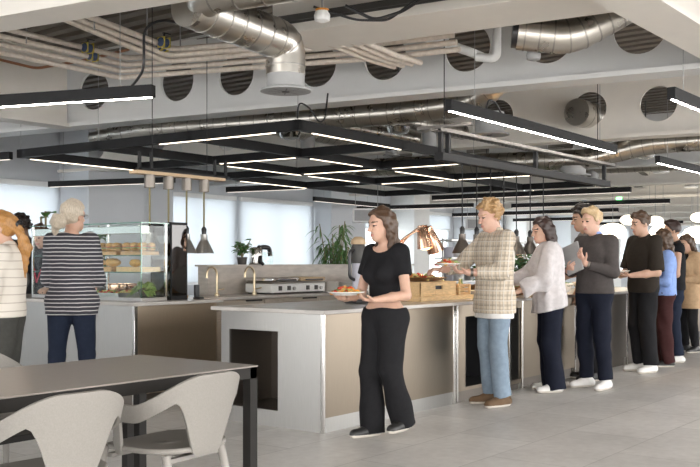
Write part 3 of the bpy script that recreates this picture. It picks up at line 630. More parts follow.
# boards, rolls and bread in the case
def board(loc, d, lab, m='wood', rz=0, group='wooden serving boards'): return solo('serving_board', MB().box((0, 0, d[2] / 2), d), m, lab, 'board', loc, rz, group, bevel=.004)
ZA, ZB = .9 + .412, .9 + .26
board((CX + .15, CY + .2, ZA), (.2, .3, .035), 'wooden board near the corner on the upper shelf of the food case'); board((CX + .15, CY + .56, ZA), (.2, .3, .035), 'wooden board in the middle of the upper shelf of the food case'); board((CX + .15, CY + 1.0, ZA), (.2, .4, .035), 'wooden board at the far end of the upper shelf')
board((CX + .15, CY + .22, ZB), (.2, .38, .045), 'wooden board near the corner on the lower shelf of the food case', 'crate'); board((CX + .15, CY + .68, ZB), (.2, .4, .045), 'wooden board in the middle of the lower shelf', 'wood'); board((CX + .15, CY + 1.25, ZB), (.2, .5, .045), 'wooden board at the far end of the lower shelf')
def roll(loc, rz, lab, group, s=1, long=1.0, bread='bread', src=[None]):
    t = thing('filled_roll', lab, 'sandwich', loc, rz, group)
    obj('bottom_bun', MB().ell((0, 0, .018 * s), (.05 * s * long, .036 * s, .018 * s), n=14, m=8), bread, t)
    o = MB(); o.ell((0, 0, .034 * s), (.05 * s * long, .038 * s, .008 * s), n=16, m=5, jit=.12); obj('lettuce', o, 'leaf2', t)
    o = MB()
    for q in (-.5, 0, .5): o.ell((q * .06 * s * long, 0, .04 * s), (.02 * s, .034 * s, .006 * s), n=10, m=5)
    obj('filling', o, 'tomato', t); obj('top_bun', MB().ell((0, 0, .058 * s), (.05 * s * long, .036 * s, .024 * s), n=14, m=8, jit=.02), bread, t); return t
r0 = None
for k, (y, zz, b) in enumerate([(.1, ZA, 0), (.2, ZA, 1), (.3, ZA, 0), (.45, ZA, 1), (.55, ZA, 0), (.66, ZA, 1), (.85, ZA, 0), (.97, ZA, 1), (1.1, ZA, 0)]):
    for x in (.09, .2):
        g = 'filled rolls on the upper shelf'; lab = 'seeded filled bread roll on the upper shelf of the food case'
        if r0 is None: r0 = roll((CX + x, CY + y, zz + .035), R(20), lab, g, 1.0)
        else: dup(r0, (CX + x, CY + y, zz + .035), R(random.uniform(-30, 30)), lab)
def loaf(loc, rz, d, lab, m='bread', group='bread on the lower shelf'):
    mb = MB(); mb.ell((0, 0, d[2]), d, n=20, m=12, jit=.012); mb.mi = 1
    for q in (-.5, 0, .5): mb.ell((q * d[0], 0, d[2] * 1.72), (d[0] * .1, d[1] * .55, d[2] * .24), rz=R(25), n=10, m=6)
    return solo('baguette', mb, [m, 'bread2' if m == 'bread' else 'bread'], lab, 'bread', loc, rz, group)
loaf((CX + .13, CY + .56, ZB + .045), R(80), (.13, .05, .04), 'big pale baguette in the middle of the lower shelf, nearer the corner'); loaf((CX + .13, CY + .8, ZB + .045), R(95), (.12, .05, .04), 'big pale baguette in the middle of the lower shelf, farther from the corner')
loaf((CX + .1, CY + .2, ZB + .045), R(20), (.08, .045, .035), 'short bread roll on the pale board, front one'); loaf((CX + .18, CY + .3, ZB + .045), R(60), (.08, .045, .035), 'short bread roll on the pale board, back one')
for k in range(5): loaf((CX + .09 + .12 * (k % 2), CY + 1.06 + .1 * k, ZB + .045), R(20 * k), (.065, .05, .04), 'golden bread roll at the far end of the lower shelf', 'bread', 'golden rolls at the far end of the lower shelf')
# on the counter below
t = thing('copper_pot', 'wide copper pot behind the food case', 'pot', (6.0, 7.42, .9)); obj('pot_body', MB().lathe([(.0, 0), (.14, 0), (.15, .02), (.15, .13), (.158, .14), (.14, .14), (.135, .02), (0, .02)], n=30), 'copper', t)
for s_ in (-1, 1): obj('handle', MB().tube(fillet([(-.04, s_ * .15, .1), (-.04, s_ * .2, .1), (.04, s_ * .2, .1), (.04, s_ * .15, .1)], .03), .008, 8), 'copper', t)
t = thing('salad_tray', 'shallow tray of red and yellow salad at the foot of the food case', 'tray', (CX + .15, CY + .55, .93)); obj('tray_body', MB().b2(-.12, .12, -.2, .2, 0, .012).b2(-.12, -.112, -.2, .2, .012, .035).b2(.112, .12, -.2, .2, .012, .035).b2(-.12, .12, -.2, -.192, .012, .035).b2(-.12, .12, .192, .2, .012, .035), 'steel', t)
mb = MB()
for k in range(70): mb.mi = k % 3; mb.ell((random.uniform(-.1, .1), random.uniform(-.18, .18), .02 + random.uniform(0, .015)), (.018, .014, .01), rz=k, n=7, m=5, jit=.1)
tag(obj('chopped_salad', mb, ['tomato', 'yellow', 'leaf2'], None, loc=(CX + .15, CY + .55, .943)), 'chopped red and yellow salad in the shallow tray', 'salad', kind='stuff')
t = thing('lettuce_plant', 'frilly pale green lettuce plant on the counter inside the corner of the food case', 'plant', (5.71, 6.74, .93)); mb = MB()
for k in range(60):
    a = k * 2.4; e = .25 + (k % 7) / 7 * 1.1; mb.leaf((.01 * math.cos(a), .01 * math.sin(a), .03), (math.cos(a) * math.cos(e), math.sin(a) * math.cos(e), math.sin(e)), (0, 0, 1), random.uniform(.08, .12), .05, .5, 4)
t.scale = (1.3, 1.3, 1.75); obj('foliage', mb, 'leaf2', t, angle=0); obj('pot', MB().lathe([(.03, 0), (.045, .05), (.04, .05), (0, .045)], n=18), 'pot', t)
def leafy(loc, lab, h, nleaf, L, w, pot=.08, m='leaf', spread=.6, name='potted_plant', seed=1, potm='pot', ph=None):
    rr = random.Random(seed); t = thing(name, lab, 'plant', loc); ph = ph or pot * 1.4
    obj('pot', MB().lathe([(pot * .75, 0), (pot, ph), (pot * .9, ph), (pot * .86, ph * .85), (0, ph * .85)], n=24), potm, t)
    st = MB(); lf = MB()
    for k in range(max(3, nleaf // 9)):
        a = rr.uniform(0, 2 * PI); tip = Vector((math.cos(a) * h * spread * rr.uniform(.2, .7), math.sin(a) * h * spread * rr.uniform(.2, .7), h * rr.uniform(.7, 1))); b = Vector((0, 0, ph * .85))
        st.tube([b, b.lerp(tip, .5) + Vector((0, 0, h * .08)), tip], .004 + h * .004, 6)
        for q in range(9):
            u = rr.uniform(.3, 1); p = b.lerp(tip, u); an = rr.uniform(0, 2 * PI); el = rr.uniform(-.2, .9)
            lf.leaf(p, (math.cos(an) * math.cos(el), math.sin(an) * math.cos(el), math.sin(el)), (0, 0, 1), L * rr.uniform(.7, 1.2), w, .35, 4)
    obj('stem', st, 'stem', t); obj('foliage', lf, m, t, angle=0); return t
leafy((7.98, 7.7, 1.22), 'small leafy potted plant on top of the low stone wall', .30, 90, .075, .042, .062, seed=3)
leafy((6.6, 9.47, 0), 'tall broad-leaved potted plant rising behind the striped woman', 1.86, 90, .17, .11, .15, seed=5, spread=.16)
leafy((5.98, 7.7, .9), 'dark potted plant standing behind the food case', .78, 40, .14, .09, .08, seed=8, spread=.4)
t = thing('bamboo_plant', 'tall bamboo plant behind the low stone wall', 'plant', (12.15, 9.6, 0)); rr = random.Random(4)
obj('planter', MB().lathe([(.2, 0), (.26, .5), (.24, .5), (.23, .46), (0, .46)], n=26), 'pot', t); st = MB(); lf = MB()
for k in range(13):
    a = rr.uniform(0, 2 * PI); q = rr.uniform(.05, .42); top = Vector((math.cos(a) * q, math.sin(a) * q, rr.uniform(1.45, 2.1))); b = Vector((math.cos(a) * .08, math.sin(a) * .08, .46)); st.tube([b, b.lerp(top, .5) + Vector((0, 0, .1)), top], .008, 6)
    for s_ in range(26):
        p = b.lerp(top, rr.uniform(.35, 1)); an = rr.uniform(0, 2 * PI); lf.leaf(p + Vector((math.cos(an) * .05, math.sin(an) * .05, 0)), (math.cos(an), math.sin(an), rr.uniform(-.9, .3)), (0, 0, 1), rr.uniform(.14, .26), .028, .6, 4)
obj('stem', st, 'stem', t); obj('foliage', lf, 'bamboo', t, angle=0)
# ------------------------------------------------------------------ on the back counter
def tap(loc, lab, rz=0):
    t = thing('tap', lab, 'tap', loc, rz, 'brass gooseneck taps'); obj('base', MB().lathe([(.026, 0), (.026, .02), (.018, .03), (0, .03)], n=18), 'brass', t)
    pts = [(0, 0, .02), (0, 0, .2)] + [(-.075 + .075 * math.cos(a), 0, .22 + .085 * math.sin(a)) for a in np.linspace(0, PI, 14)] + [(-.15, 0, .19)]
    obj('spout', MB().tube(pts, .0125, 12), 'brass', t); obj('lever', MB().cyl((0, -.02, .06), (.03, -.08, .075), .007, n=8), 'brass', t); return t
tp = tap((7.18, 7.3, .89), 'brass gooseneck tap on the back counter, left one'); dup(tp, (7.76, 7.3, .89), 0, 'brass gooseneck tap on the back counter, right one by the toaster')
dup(tp, (10.25, 7.3, 1.0), 0, 'brass gooseneck tap beside the dispenser')
t = thing('contact_grill', 'wide white double contact grill on the back counter', 'grill', (8.3, 7.3, .89))
obj('grill_body', MB().b2(-.48, .48, -.2, .2, .015, .115), 'white', t, .012); obj('hot_plate', MB().b2(-.47, .47, -.2, .19, .117, .135), 'steel_dark', t)
for s_ in (-1, 1):
    o = obj('lid', MB().b2(s_ * .24 - .225, s_ * .24 + .225, -.21, .2, .14, .185), ('chrome', 'tan')[s_ > 0], t, .01); obj('handle', MB().b2(s_ * .24 - .15, s_ * .24 + .15, -.23, -.215, .15, .165), 'blackplastic', o)
    for q in (-.12, .03): obj('control', MB().b2(s_ * .24 + q, s_ * .24 + q + .045, -.215, -.2, .04, .09), 'darkgrey', t)
    obj('dial', MB().cyl((s_ * .24 + .14, -.2, .06), (s_ * .24 + .14, -.22, .06), .02), 'steel', t)
for x in (-.42, .42): obj('foot', MB().b2(x - .03, x + .03, -.18, .18, 0, .015), 'blackplastic', t)
t = thing('juicer', 'silver and black juicer standing on the low stone wall', 'juicer', (8.3, 7.7, 1.22))
obj('juicer_body', MB().lathe([(.08, 0), (.085, .02), (.075, .1), (.08, .17), (.06, .2), (0, .21)], (-.09, 0, 0), 26), 'chrome', t); obj('motor_arm', MB().tube(fillet([(-.09, 0, .17), (.02, 0, .21), (.15, 0, .2), (.16, 0, .1)], .05), .028, 14), 'blackplastic', t)
obj('jug', MB().lathe([(.06, 0), (.066, .1), (.07, .15), (.063, .15), (.058, .01), (0, .01)], (.11, -.01, 0), 24), 'glass', t); obj('lever', MB().tube([(-.1, -.09, .1), (-.13, -.11, .04), (-.09, -.12, .0)], .02, 10), 'blackplastic', t); obj('knob', MB().ell((-.05, -.02, .21), (.025, .025, .02)), 'blackplastic', t)
def plate_mb(r=.13, h=.02): return MB().lathe([(0, .004), (r * .55, .004), (r * .6, 0), (r * .64, .004), (r, h), (r, h + .004), (r * .62, .01), (0, .009)], n=36)
p0 = None
for k in range(9):
    lab = 'white plate in the left stack on the back counter'; z = .89 + k * .0125
    p0 = p0 or solo('plate', plate_mb(), 'plate', lab, 'plate', (9.02, 7.25, z), 0, 'left stack of plates on the back counter')
    if k: q = dup(p0, (9.02, 7.25, z), 0, lab)
for k in range(8): dup(p0, (9.40, 7.28, .89 + k * .0125), 0, 'white plate in the right stack on the back counter', 'right stack of plates on the back counter')
solo('folded_cloth', MB().b2(-.16, .16, -.07, .07, 0, .012).b2(-.155, .155, -.065, .065, .012, .024).b2(-.15, .15, -.06, .06, .024, .035), 'yellow', 'folded yellow cloth at the front of the back counter', 'cloth', (9.1, 7.03, .89), bevel=.005)
solo('folded_cloth', MB().b2(-.16, .16, -.06, .06, 0, .012).b2(-.155, .155, -.055, .055, .012, .024), 'white', 'folded white cloth right of the yellow cloth', 'cloth', (9.62, 7.04, .89), bevel=.005)
t = thing('waffle_iron', 'dark open waffle iron on the back counter beside the plates', 'waffle iron', (9.85, 7.35, .89)); obj('iron_base', MB().lathe([(.13, 0), (.14, .05), (.13, .09), (0, .09)], n=26), 'chrome', t); obj('iron_lid', MB().lathe([(0, 0), (.14, 0), (.14, .035), (.08, .06), (0, .06)], (0, 0, .13), 26), 'blackplastic', t); obj('handle', MB().cyl((-.12, -.05, .15), (-.28, -.1, .15), .014), 'blackplastic', t)
for s_ in (0, 1): obj('hinge', MB().b2(.1, .13, -.03 + s_ * .05, -.02 + s_ * .05, .08, .15), 'steel', t)
solo('cream_bowl', MB().lathe([(.04, 0), (.1, .045), (.13, .06), (.125, .065), (.09, .05), (0, .012)], n=30), 'plate', 'white bowl on the back counter right of the waffle iron', 'bowl', (10.32, 7.1, .89))
# ------------------------------------------------------------------ food on the serving line
t = thing('drink_dispenser', 'tall lavender drink dispenser on a black base on the island', 'dispenser', (6.45, 4.86, .9))
obj('base', MB().b2(-.11, .06, -.07, .07, 0, .035), 'blackplastic', t, .01); obj('cylinder', MB().lathe([(.055, .035), (.055, .34), (0, .34)], n=28), 'lav', t); obj('collar', MB().lathe([(.058, .34), (.062, .36), (.062, .47), (.05, .5), (0, .5)], n=28), 'darkgrey', t)
obj('lid', MB().lathe([(.062, .5), (.066, .51), (.06, .54), (.03, .565), (0, .565)], n=28), 'tan', t); obj('handle', MB().tube(fillet([(-.06, 0, .45), (-.12, 0, .44), (-.12, 0, .22), (-.06, 0, .2)], .05), .014, 10), 'blackplastic', t); obj('spout', MB().cyl((-.05, -.02, .1), (-.1, -.03, .085), .014), 'blackplastic', t)
solo('serving_board', MB().box((0, 0, .02), (.95, .5, .04)), 'crate', 'long pale wooden board under the crates on the serving counter', 'board', (7.5, 4.85, .9), bevel=.005)
def crate(loc, d, lab, m='crate'):
    t = thing('wooden_crate', lab, 'crate', loc); x, y, z = d; mb = MB(); mb.b2(-x / 2, x / 2, -y / 2, y / 2, 0, .012).b2(-x / 2, x / 2, y / 2 - .012, y / 2, .012, z).b2(-x / 2, -x / 2 + .012, -y / 2, y / 2, .012, z).b2(x / 2 - .012, x / 2, -y / 2, y / 2, .012, z)
    mb.b2(-x / 2, -.06, -y / 2, -y / 2 + .012, .012, z).b2(.06, x / 2, -y / 2, -y / 2 + .012, .012, z).b2(-.06, .06, -y / 2, -y / 2 + .012, .012, z * .5).b2(-.06, .06, -y / 2, -y / 2 + .012, z * .78, z)
    obj('crate_body', mb, m, t, .002); obj('crate_lid', MB().b2(-x / 2, x / 2, -y / 2, y / 2, z, z + .012), m, t, .002)
    obj('hole_dark_sheet', MB().b2(-.06, .06, -y / 2 + .013, -y / 2 + .02, z * .45, z * .8), 'blackplastic', t); return t  # black sheet behind the handle hole stands in for the shade inside
crate((7.40, 4.85, .94), (.62, .4, .12), 'pale wooden crate with a dark handle hole between the walking woman and plaid man')
t = thing('slatted_box', 'brown slatted wooden box beside the pale crate', 'box', (7.84, 4.78, .94)); mb = MB()
for z in (0, .035, .07): mb.b2(-.1, .1, -.14, .14, z, z + .028)
obj('slats', mb, 'wood', t, .002); obj('corner_posts', MB().b2(-.105, -.085, -.145, -.125, 0, .1).b2(.085, .105, -.145, -.125, 0, .1).b2(-.105, -.085, .125, .145, 0, .1).b2(.085, .105, .125, .145, 0, .1), 'crate', t)
def salad(loc, r, n, cols, lab, h=.04, s=.022):
    mb = MB()
    for k in range(n):
        a = random.uniform(0, 2 * PI); q = r * math.sqrt(random.random()); mb.mi = random.randrange(len(cols)); zz = h * (1 - (q / r) ** 2) * random.uniform(.4, 1)
        if cols[mb.mi].startswith('leaf'): mb.leaf((q * math.cos(a), q * math.sin(a), zz), (math.cos(a + 1), math.sin(a + 1), .5), (0, 0, 1), s * 2.6, s * 1.6, .4, 3)
        else: mb.ell((q * math.cos(a), q * math.sin(a), zz), (s * random.uniform(.7, 1.2), s * .8, s * .6), rz=a * 3, n=8, m=6, jit=.08)
    return tag(obj('mixed_salad', mb, cols, None, loc=loc, angle=0), lab, 'salad', kind='stuff')
def dish(loc, r, m, lab, h=.05, name='serving_dish', group='serving dishes on the counter'): return solo(name, MB().lathe([(0, 0), (r * .6, 0), (r * .75, h * .3), (r, h), (r * .97, h + .004), (r * .7, h * .45), (0, h * .25)], n=34), m, lab, 'dish', loc, group=group)
dish((7.36, 4.85, 1.072), .27, 'bowl', 'wide shallow dish of orange salad on top of the pale crate', .035); salad((7.36, 4.85, 1.09), .22, 130, ['orange', 'leaf2', 'tomato', 'yellow'], 'orange and green salad heaped in the dish on the pale crate', .05)
dish((7.95, 5.05, .9), .17, 'plate', 'deep pale bowl of leaves in front of the plaid man', .15); salad((7.95, 5.05, 1.02), .15, 90, ['leaf2', 'leaf', 'yellow'], 'green leaves in the deep pale bowl', .06, .026)
for i, (x, y, r, h, m, cols, lab) in enumerate(((8.88, 4.72, .15, .09, 'bowl', ['leaf', 'tomato', 'leaf2'], 'brown bowl of dark leaves by the white blouse, left'), (9.22, 4.72, .14, .09, 'bowl', ['orange', 'leaf2', 'yellow'], 'brown bowl of orange salad by the white blouse, right'),
        (9.05, 5.1, .2, .1, 'bowl', ['orange', 'yellow', 'bread'], 'wide brown bowl behind the two smaller bowls'), (8.5, 4.8, .15, .06, 'plate', ['yellow', 'leaf2', 'orange'], 'white dish between the plaid man and the white blouse'),
        (9.9, 4.75, .16, .08, 'bowl', ['orange', 'bread', 'yellow'], 'brown dish in reach of the curly haired man'), (10.3, 4.8, .15, .1, 'plate', ['leaf', 'leaf2'], 'white bowl of greens in front of the man in black shirt'), (11.0, 4.8, .16, .1, 'plate', ['leaf2', 'yellow', 'orange'], 'white bowl of salad in front of the blue shirt'))):
    dish((x, y, .9), r, m, lab, h); salad((x, y, .9 + h * .6), r * .82, 70, cols, 'food heaped in the ' + lab.split(' by ')[0].split(' in ')[0] + (' by ' + lab.split(' by ')[1] if ' by ' in lab else ' near ' + lab.split(' in ')[-1].split('of the ')[-1] if ' in ' in lab else ' of salad'), .06)
for i, (x, y, lab) in enumerate(((9.75, 5.1, 'square bread basket behind the curly haired man'), (10.1, 5.15, 'square bread basket between the sweater man and black shirt'), (10.7, 5.12, 'square bread basket behind the man in black shirt'))):
    t = thing('bread_basket', lab, 'basket', (x, y, .9), 0, 'bread baskets on the serving line'); mb = MB()
    for k in range(5): mb.b2(-.14, .14, -.1, -.09, k * .028, k * .028 + .02).b2(-.14, .14, .09, .1, k * .028, k * .028 + .02).b2(-.14, -.13, -.1, .1, k * .028, k * .028 + .02).b2(.13, .14, -.1, .1, k * .028, k * .028 + .02)
    mb.b2(-.14, .14, -.1, .1, 0, .01); obj('basket_body', mb, 'wood', t)
    for q in range(3): loaf((x - .08 + q * .08, y, .935), R(80 + 10 * q), (.09, .038, .035), 'bread loaf standing in the ' + lab, 'bread', 'loaves in the ' + lab)
t = thing('carving_lamp', 'copper double-headed carving lamp over the pale crate', 'heat lamp', (7.62, 5.0, .9))
obj('base', MB().lathe([(.11, 0), (.11, .015), (.02, .03), (0, .03)], (-.02, .25, 0), 26), 'copper', t)
obj('arm', MB().tube(fillet([(-.02, .25, .02), (-.02, .25, .45), (-.25, .1, .52), (-.16, 0, .62), (-.02, -.02, .66)], .12), .011, 10).tube(fillet([(-.02, .25, .4), (.0, .2, .56), (.06, .06, .68), (.09, -.02, .7)], .1), .011, 10), 'copper', t)
def lampshade(c, d, r, L):
    c, d = Vector(c), Vector(d).normalized(); mb = MB(); P = [c, c + d * L * .18, c + d * L * .22, c + d * L * .6, c + d * L]; mb.tube(P, r, 26, True, [r * .42, r * .5, r * .58, r * .82, r]); return mb, c + d * L
for c, d, r, L in (((-.02, -.02, .70), (.15, -.12, -1), .075, .22), ((.09, -.03, .69), (.42, -.12, -1), .085, .26)):
    mb, e = lampshade(c, d, r, L); o = obj('lamp_shade', mb, 'copper', t, .004); obj('bulb', MB().ell(tuple(e), (.05, .05, .02), n=14, m=8), 'bulb', o)
t = thing('milk_churn', 'small tan canister behind the copper carving lamp', 'canister', (7.4, 5.25, .9)); obj('canister_body', MB().lathe([(.07, 0), (.075, .02), (.075, .34), (0, .34)], n=26), 'steel', t); obj('lid', MB().lathe([(.08, .34), (.08, .37), (0, .375)], n=26), 'tan', t)
solo('standing_plate', MB().tube([(0, 0, .15), (.0, .012, .15)], .15, 34), 'plate', 'round white platter standing upright behind the walking woman', 'platter', (7.24, 5.28, .9), R(20))
for k, (x, y) in enumerate(((8.6, 5.15), (8.72, 5.2), (10.45, 4.65), (10.55, 4.7), (10.66, 4.65))):
    t = thing('dressing_bottle', 'small glass dressing bottle on the serving line', 'bottle', (x, y, .9), 0, 'dressing bottles on the serving line'); obj('bottle_body', MB().lathe([(.028, 0), (.03, .1), (.012, .14), (.012, .17), (0, .17)], n=16), ('yellow', 'leaf2', 'bowl')[k % 3], t); obj('cap', MB().lathe([(.014, .17), (.014, .19), (0, .19)], n=12), 'white', t)
# cups and boxes beside the heated cabinet
board((6.22, 7.0, .9), (.3, .26, .03), 'low wooden board on the deli counter under the silver heat lamps', 'crate', group=None)
for k in range(3): loaf((6.14 + .08 * k, 7.0, .93), R(90), (.09, .038, .04), 'pale loaf on the low board under the silver heat lamps', 'bread', 'loaves under the silver heat lamps')
solo('card_machine', MB().b2(-.05, .05, -.035, .035, 0, .02).box((0, .02, .075), (.09, .02, .12)), 'blackplastic', 'small black card machine at the right end of the deli counter', 'card machine', (6.27, 6.62, .9), R(20), bevel=.006)
solo('napkin_holder', MB().b2(-.09, .09, -.06, .06, 0, .05), 'white', 'white napkin box on the deli counter left of the striped woman', 'box', (5.5, 8.6, .9), bevel=.006)
# ------------------------------------------------------------------ far side of the room
def planter_row(x, y, lab, h=.7, seed=1): return leafy((x, y, 0), lab, 1.35 * h / .7, 110, .22, .1, .26, seed=seed, spread=.5, ph=.55, m='leaf')
planter_row(13.2, 7.3, 'big leafy plant beyond the serving line left of the curly haired man', .8, 11); planter_row(14.2, 7.0, 'big leafy plant beyond the serving line behind the sweater man', .8, 12); planter_row(24.0, 7.6, 'leafy plant far back behind the woman in tan', .8, 13); planter_row(17.5, 8.9, 'leafy plant beyond the white blouse', .75, 14)
def shelf(x, y, w_, lab, rz=0):
    t = thing('back_bar_shelf', lab, 'shelf', (x, y, 0), rz)
    for z in (.45, .9, 1.3, 1.6): obj('shelf_board', MB().b2(0, w_, 0, .35, z, z + .03), 'steel', t)
    for sx in (0, w_ / 2, w_): obj('upright', MB().b2(sx - .015, sx + .015, .16, .19, 0, 1.65), 'steel', t)
    obj('cupboard', MB().b2(0, w_, 0, .35, 0, .4), 'cabinet', t); return t
shelf(13.6, 8.3, 3.0, 'open steel shelf unit beyond the heat lamps'); shelf(19.2, 10.8, 3.2, 'far open steel shelf unit before the windows')
for k in range(16):
    x = 13.75 + (k % 8) * .36; z = (.93, 1.33)[k // 8]; solo('storage_tub', MB().lathe([(.08, 0), (.1, .16), (.105, .17), (0, .17)], n=16), ('lav', 'white', 'steel', 'tan')[k % 4], 'small tub on the open steel shelf unit', 'tub', (x, 8.47, z), group='tubs on the open steel shelf unit')
t = thing('far_counter', 'low counter with pale top far behind the woman in tan', 'counter', (15.6, 5.0, 0)); obj('carcass', MB().b2(0, 3, 0, .7, .1, .87), 'steel_warm', t); obj('plinth', MB().b2(.03, 2.97, .03, .67, 0, .1), 'darkgrey', t); obj('worktop', MB().b2(-.03, 3.03, -.03, .73, .87, .9), 'stone', t)
# warm pools under the heat lamps and farther along the counter
def spot(loc, e, ang=1.6):
    l = bpy.data.lights.new('warm_spot_light', 'SPOT'); l.energy = e; l.color = (1, .68, .38); l.spot_size = ang; l.spot_blend = .6; l.shadow_soft_size = .05
    o = bpy.data.objects.new('warm_spot_light', l); COL.objects.link(o); o.location = loc
for x in HL: spot((x, 4.75, 1.34), 14)
for i in range(4): spot((5.87 + i * .23, 6.85, 1.34), 7)
spot((7.6, 4.95, 1.37), 22, 2.2); spot((7.78, 4.93, 1.36), 22, 2.2)
for x in (9.9, 10.5, 11.2, 12): spot((x, 4.8, 1.6), 12, 1.8)  # warm spots past the last heat lamp, with no lamp body here
# ------------------------------------------------------------------ people: smooth distance fields turned into one continuous skin each
F4 = np.float32
class Field:
    def __init__(s, lo, hi, h):
        s.lo = np.array(lo, F4); s.h = h; s.n = [int(math.ceil((b - a) / h)) + 1 for a, b in zip(lo, hi)]
        s.D = np.full(s.n, .12, F4); s.ax = [s.lo[i] + h * np.arange(s.n[i], dtype=F4) for i in range(3)]
    def block(s, lo, hi):
        sl = []
        for i in range(3):
            a = max(0, int((lo[i] - s.lo[i]) / s.h)); b = min(s.n[i], int((hi[i] - s.lo[i]) / s.h) + 2)
            if b - a < 1: return None
            sl.append(slice(a, b))
        return tuple(sl), np.meshgrid(s.ax[0][sl[0]], s.ax[1][sl[1]], s.ax[2][sl[2]], indexing='ij', sparse=True)
    def put(s, fn, lo, hi, k, op='u', m=.07):
        q = s.block(np.array(lo) - m, np.array(hi) + m)
        if q is None: return
        sl, (x, y, z) = q; d = fn(x, y, z).astype(F4); D = s.D[sl]
        if op == 'u':
            if k > 0: h = np.maximum(k - np.abs(D - d), 0) / k; s.D[sl] = np.minimum(D, d) - h * h * k * .25
            else: s.D[sl] = np.minimum(D, d)
        elif op == 's':
            h = np.maximum(k - np.abs(D + d), 0) / max(k, 1e-6); s.D[sl] = np.maximum(D, -d) + h * h * k * .25
    def cone(s, a, b, ra, rb, k=.02, flat=None, cut=None, op='u'):
        a = np.array(a, float); b = np.array(b, float); ax = b - a; L2 = max(1e-9, ax @ ax); L = math.sqrt(L2)
        f = None
        if flat is not None: f = np.array(flat[0], float); f = f / np.linalg.norm(f); fk = flat[1]
        def fn(x, y, z):
            px, py, pz = x - a[0], y - a[1], z - a[2]
            t = np.clip((px * ax[0] + py * ax[1] + pz * ax[2]) / L2, 0, 1)
            dx, dy, dz = px - t * ax[0], py - t * ax[1], pz - t * ax[2]
            q = dx * dx + dy * dy + dz * dz
            if f is not None: g = dx * f[0] + dy * f[1] + dz * f[2]; q = q + g * g * (1 / fk ** 2 - 1)
            d = np.sqrt(q) - (ra + (rb - ra) * t)
            if cut is not None: d = np.maximum(d, (x - cut[0][0]) * cut[1][0] + (y - cut[0][1]) * cut[1][1] + (z - cut[0][2]) * cut[1][2])
            return d
        r = max(ra, rb); s.put(fn, np.minimum(a, b) - r, np.maximum(a, b) + r, k, op)
    def ell(s, c, r, Rm=None, k=.02, op='u'):
        c = np.array(c, float); r = np.array(r, float); Rm = np.eye(3) if Rm is None else np.array(Rm)
        def fn(x, y, z):
            p = [x - c[0], y - c[1], z - c[2]]
            q = [(Rm[0][i] * p[0] + Rm[1][i] * p[1] + Rm[2][i] * p[2]) for i in range(3)]
            k0 = np.sqrt(sum((q[i] / r[i]) ** 2 for i in range(3))); k1 = np.sqrt(sum((q[i] / r[i] ** 2) ** 2 for i in range(3))) + 1e-6
            return k0 * (k0 - 1) / k1
        R_ = max(r); s.put(fn, c - R_, c + R_, k, op)
    def plane(s, p, n):                                       # keep the side against n
        x, y, z = np.meshgrid(*s.ax, indexing='ij', sparse=True)
        s.D = np.maximum(s.D, ((x - p[0]) * n[0] + (y - p[1]) * n[1] + (z - p[2]) * n[2]).astype(F4))
    def waves(s, amp, fr, seed, stretch=(1, 1, 1)):
        g = np.random.RandomState(seed); x, y, z = np.meshgrid(*s.ax, indexing='ij', sparse=True); w = 0
        for i in range(4):
            d = g.normal(size=3) * np.array(stretch); d = d / np.linalg.norm(d) * fr * g.uniform(.6, 1.5); w = w + np.sin(d[0] * x + d[1] * y + d[2] * z + g.uniform(0, 6))
        s.D = s.D + (amp * w / 2).astype(F4)
    def mesh(s):
        D = s.D; D = np.pad(D, 1, constant_values=.1); ins = D < 0; lo = s.lo - s.h
        c = ins[:-1, :-1, :-1].astype(np.int8)
        for d in ((1, 0, 0), (0, 1, 0), (0, 0, 1), (1, 1, 0), (1, 0, 1), (0, 1, 1), (1, 1, 1)):
            n = D.shape; c = c + ins[d[0]:n[0] - 1 + d[0], d[1]:n[1] - 1 + d[1], d[2]:n[2] - 1 + d[2]]
        idx = np.argwhere((c > 0) & (c < 8)); cid = np.full(c.shape, -1, np.int64); cid[tuple(idx.T)] = np.arange(len(idx))
        C8 = [(i, j, k) for i in (0, 1) for j in (0, 1) for k in (0, 1)]
        val = {q: D[idx[:, 0] + q[0], idx[:, 1] + q[1], idx[:, 2] + q[2]] for q in C8}
        acc = np.zeros((len(idx), 3)); cnt = np.zeros(len(idx))
        for q in C8:
            for ax in range(3):
                if q[ax]: continue
                r = tuple(1 if i == ax else q[i] for i in range(3)); a, b = val[q], val[r]; mk = (a < 0) != (b < 0)
                t = np.where(mk, a / np.where(mk, a - b, 1), 0)
                p = np.tile(np.array(q, float), (len(idx), 1)); p[:, ax] = t; acc[mk] += p[mk]; cnt[mk] += 1
        V = lo + (idx + acc / cnt[:, None]) * s.h; Q = []
        for ax in range(3):
            sl0 = [slice(None)] * 3; sl1 = [slice(None)] * 3; sl0[ax] = slice(0, -1); sl1[ax] = slice(1, None)
            e = np.argwhere(ins[tuple(sl0)] != ins[tuple(sl1)]); u, v = (ax + 1) % 3, (ax + 2) % 3
            e = e[(e[:, u] > 0) & (e[:, v] > 0) & (e[:, u] < c.shape[u]) & (e[:, v] < c.shape[v])]
            def g(du, dv): f = e.copy(); f[:, u] -= du; f[:, v] -= dv; return cid[tuple(f.T)]
            q = np.stack([g(1, 1), g(0, 1), g(0, 0), g(1, 0)], 1); fl = ins[tuple(e.T)]; q[~fl] = q[~fl][:, ::-1]; Q.append(q)
        return V, np.concatenate(Q)
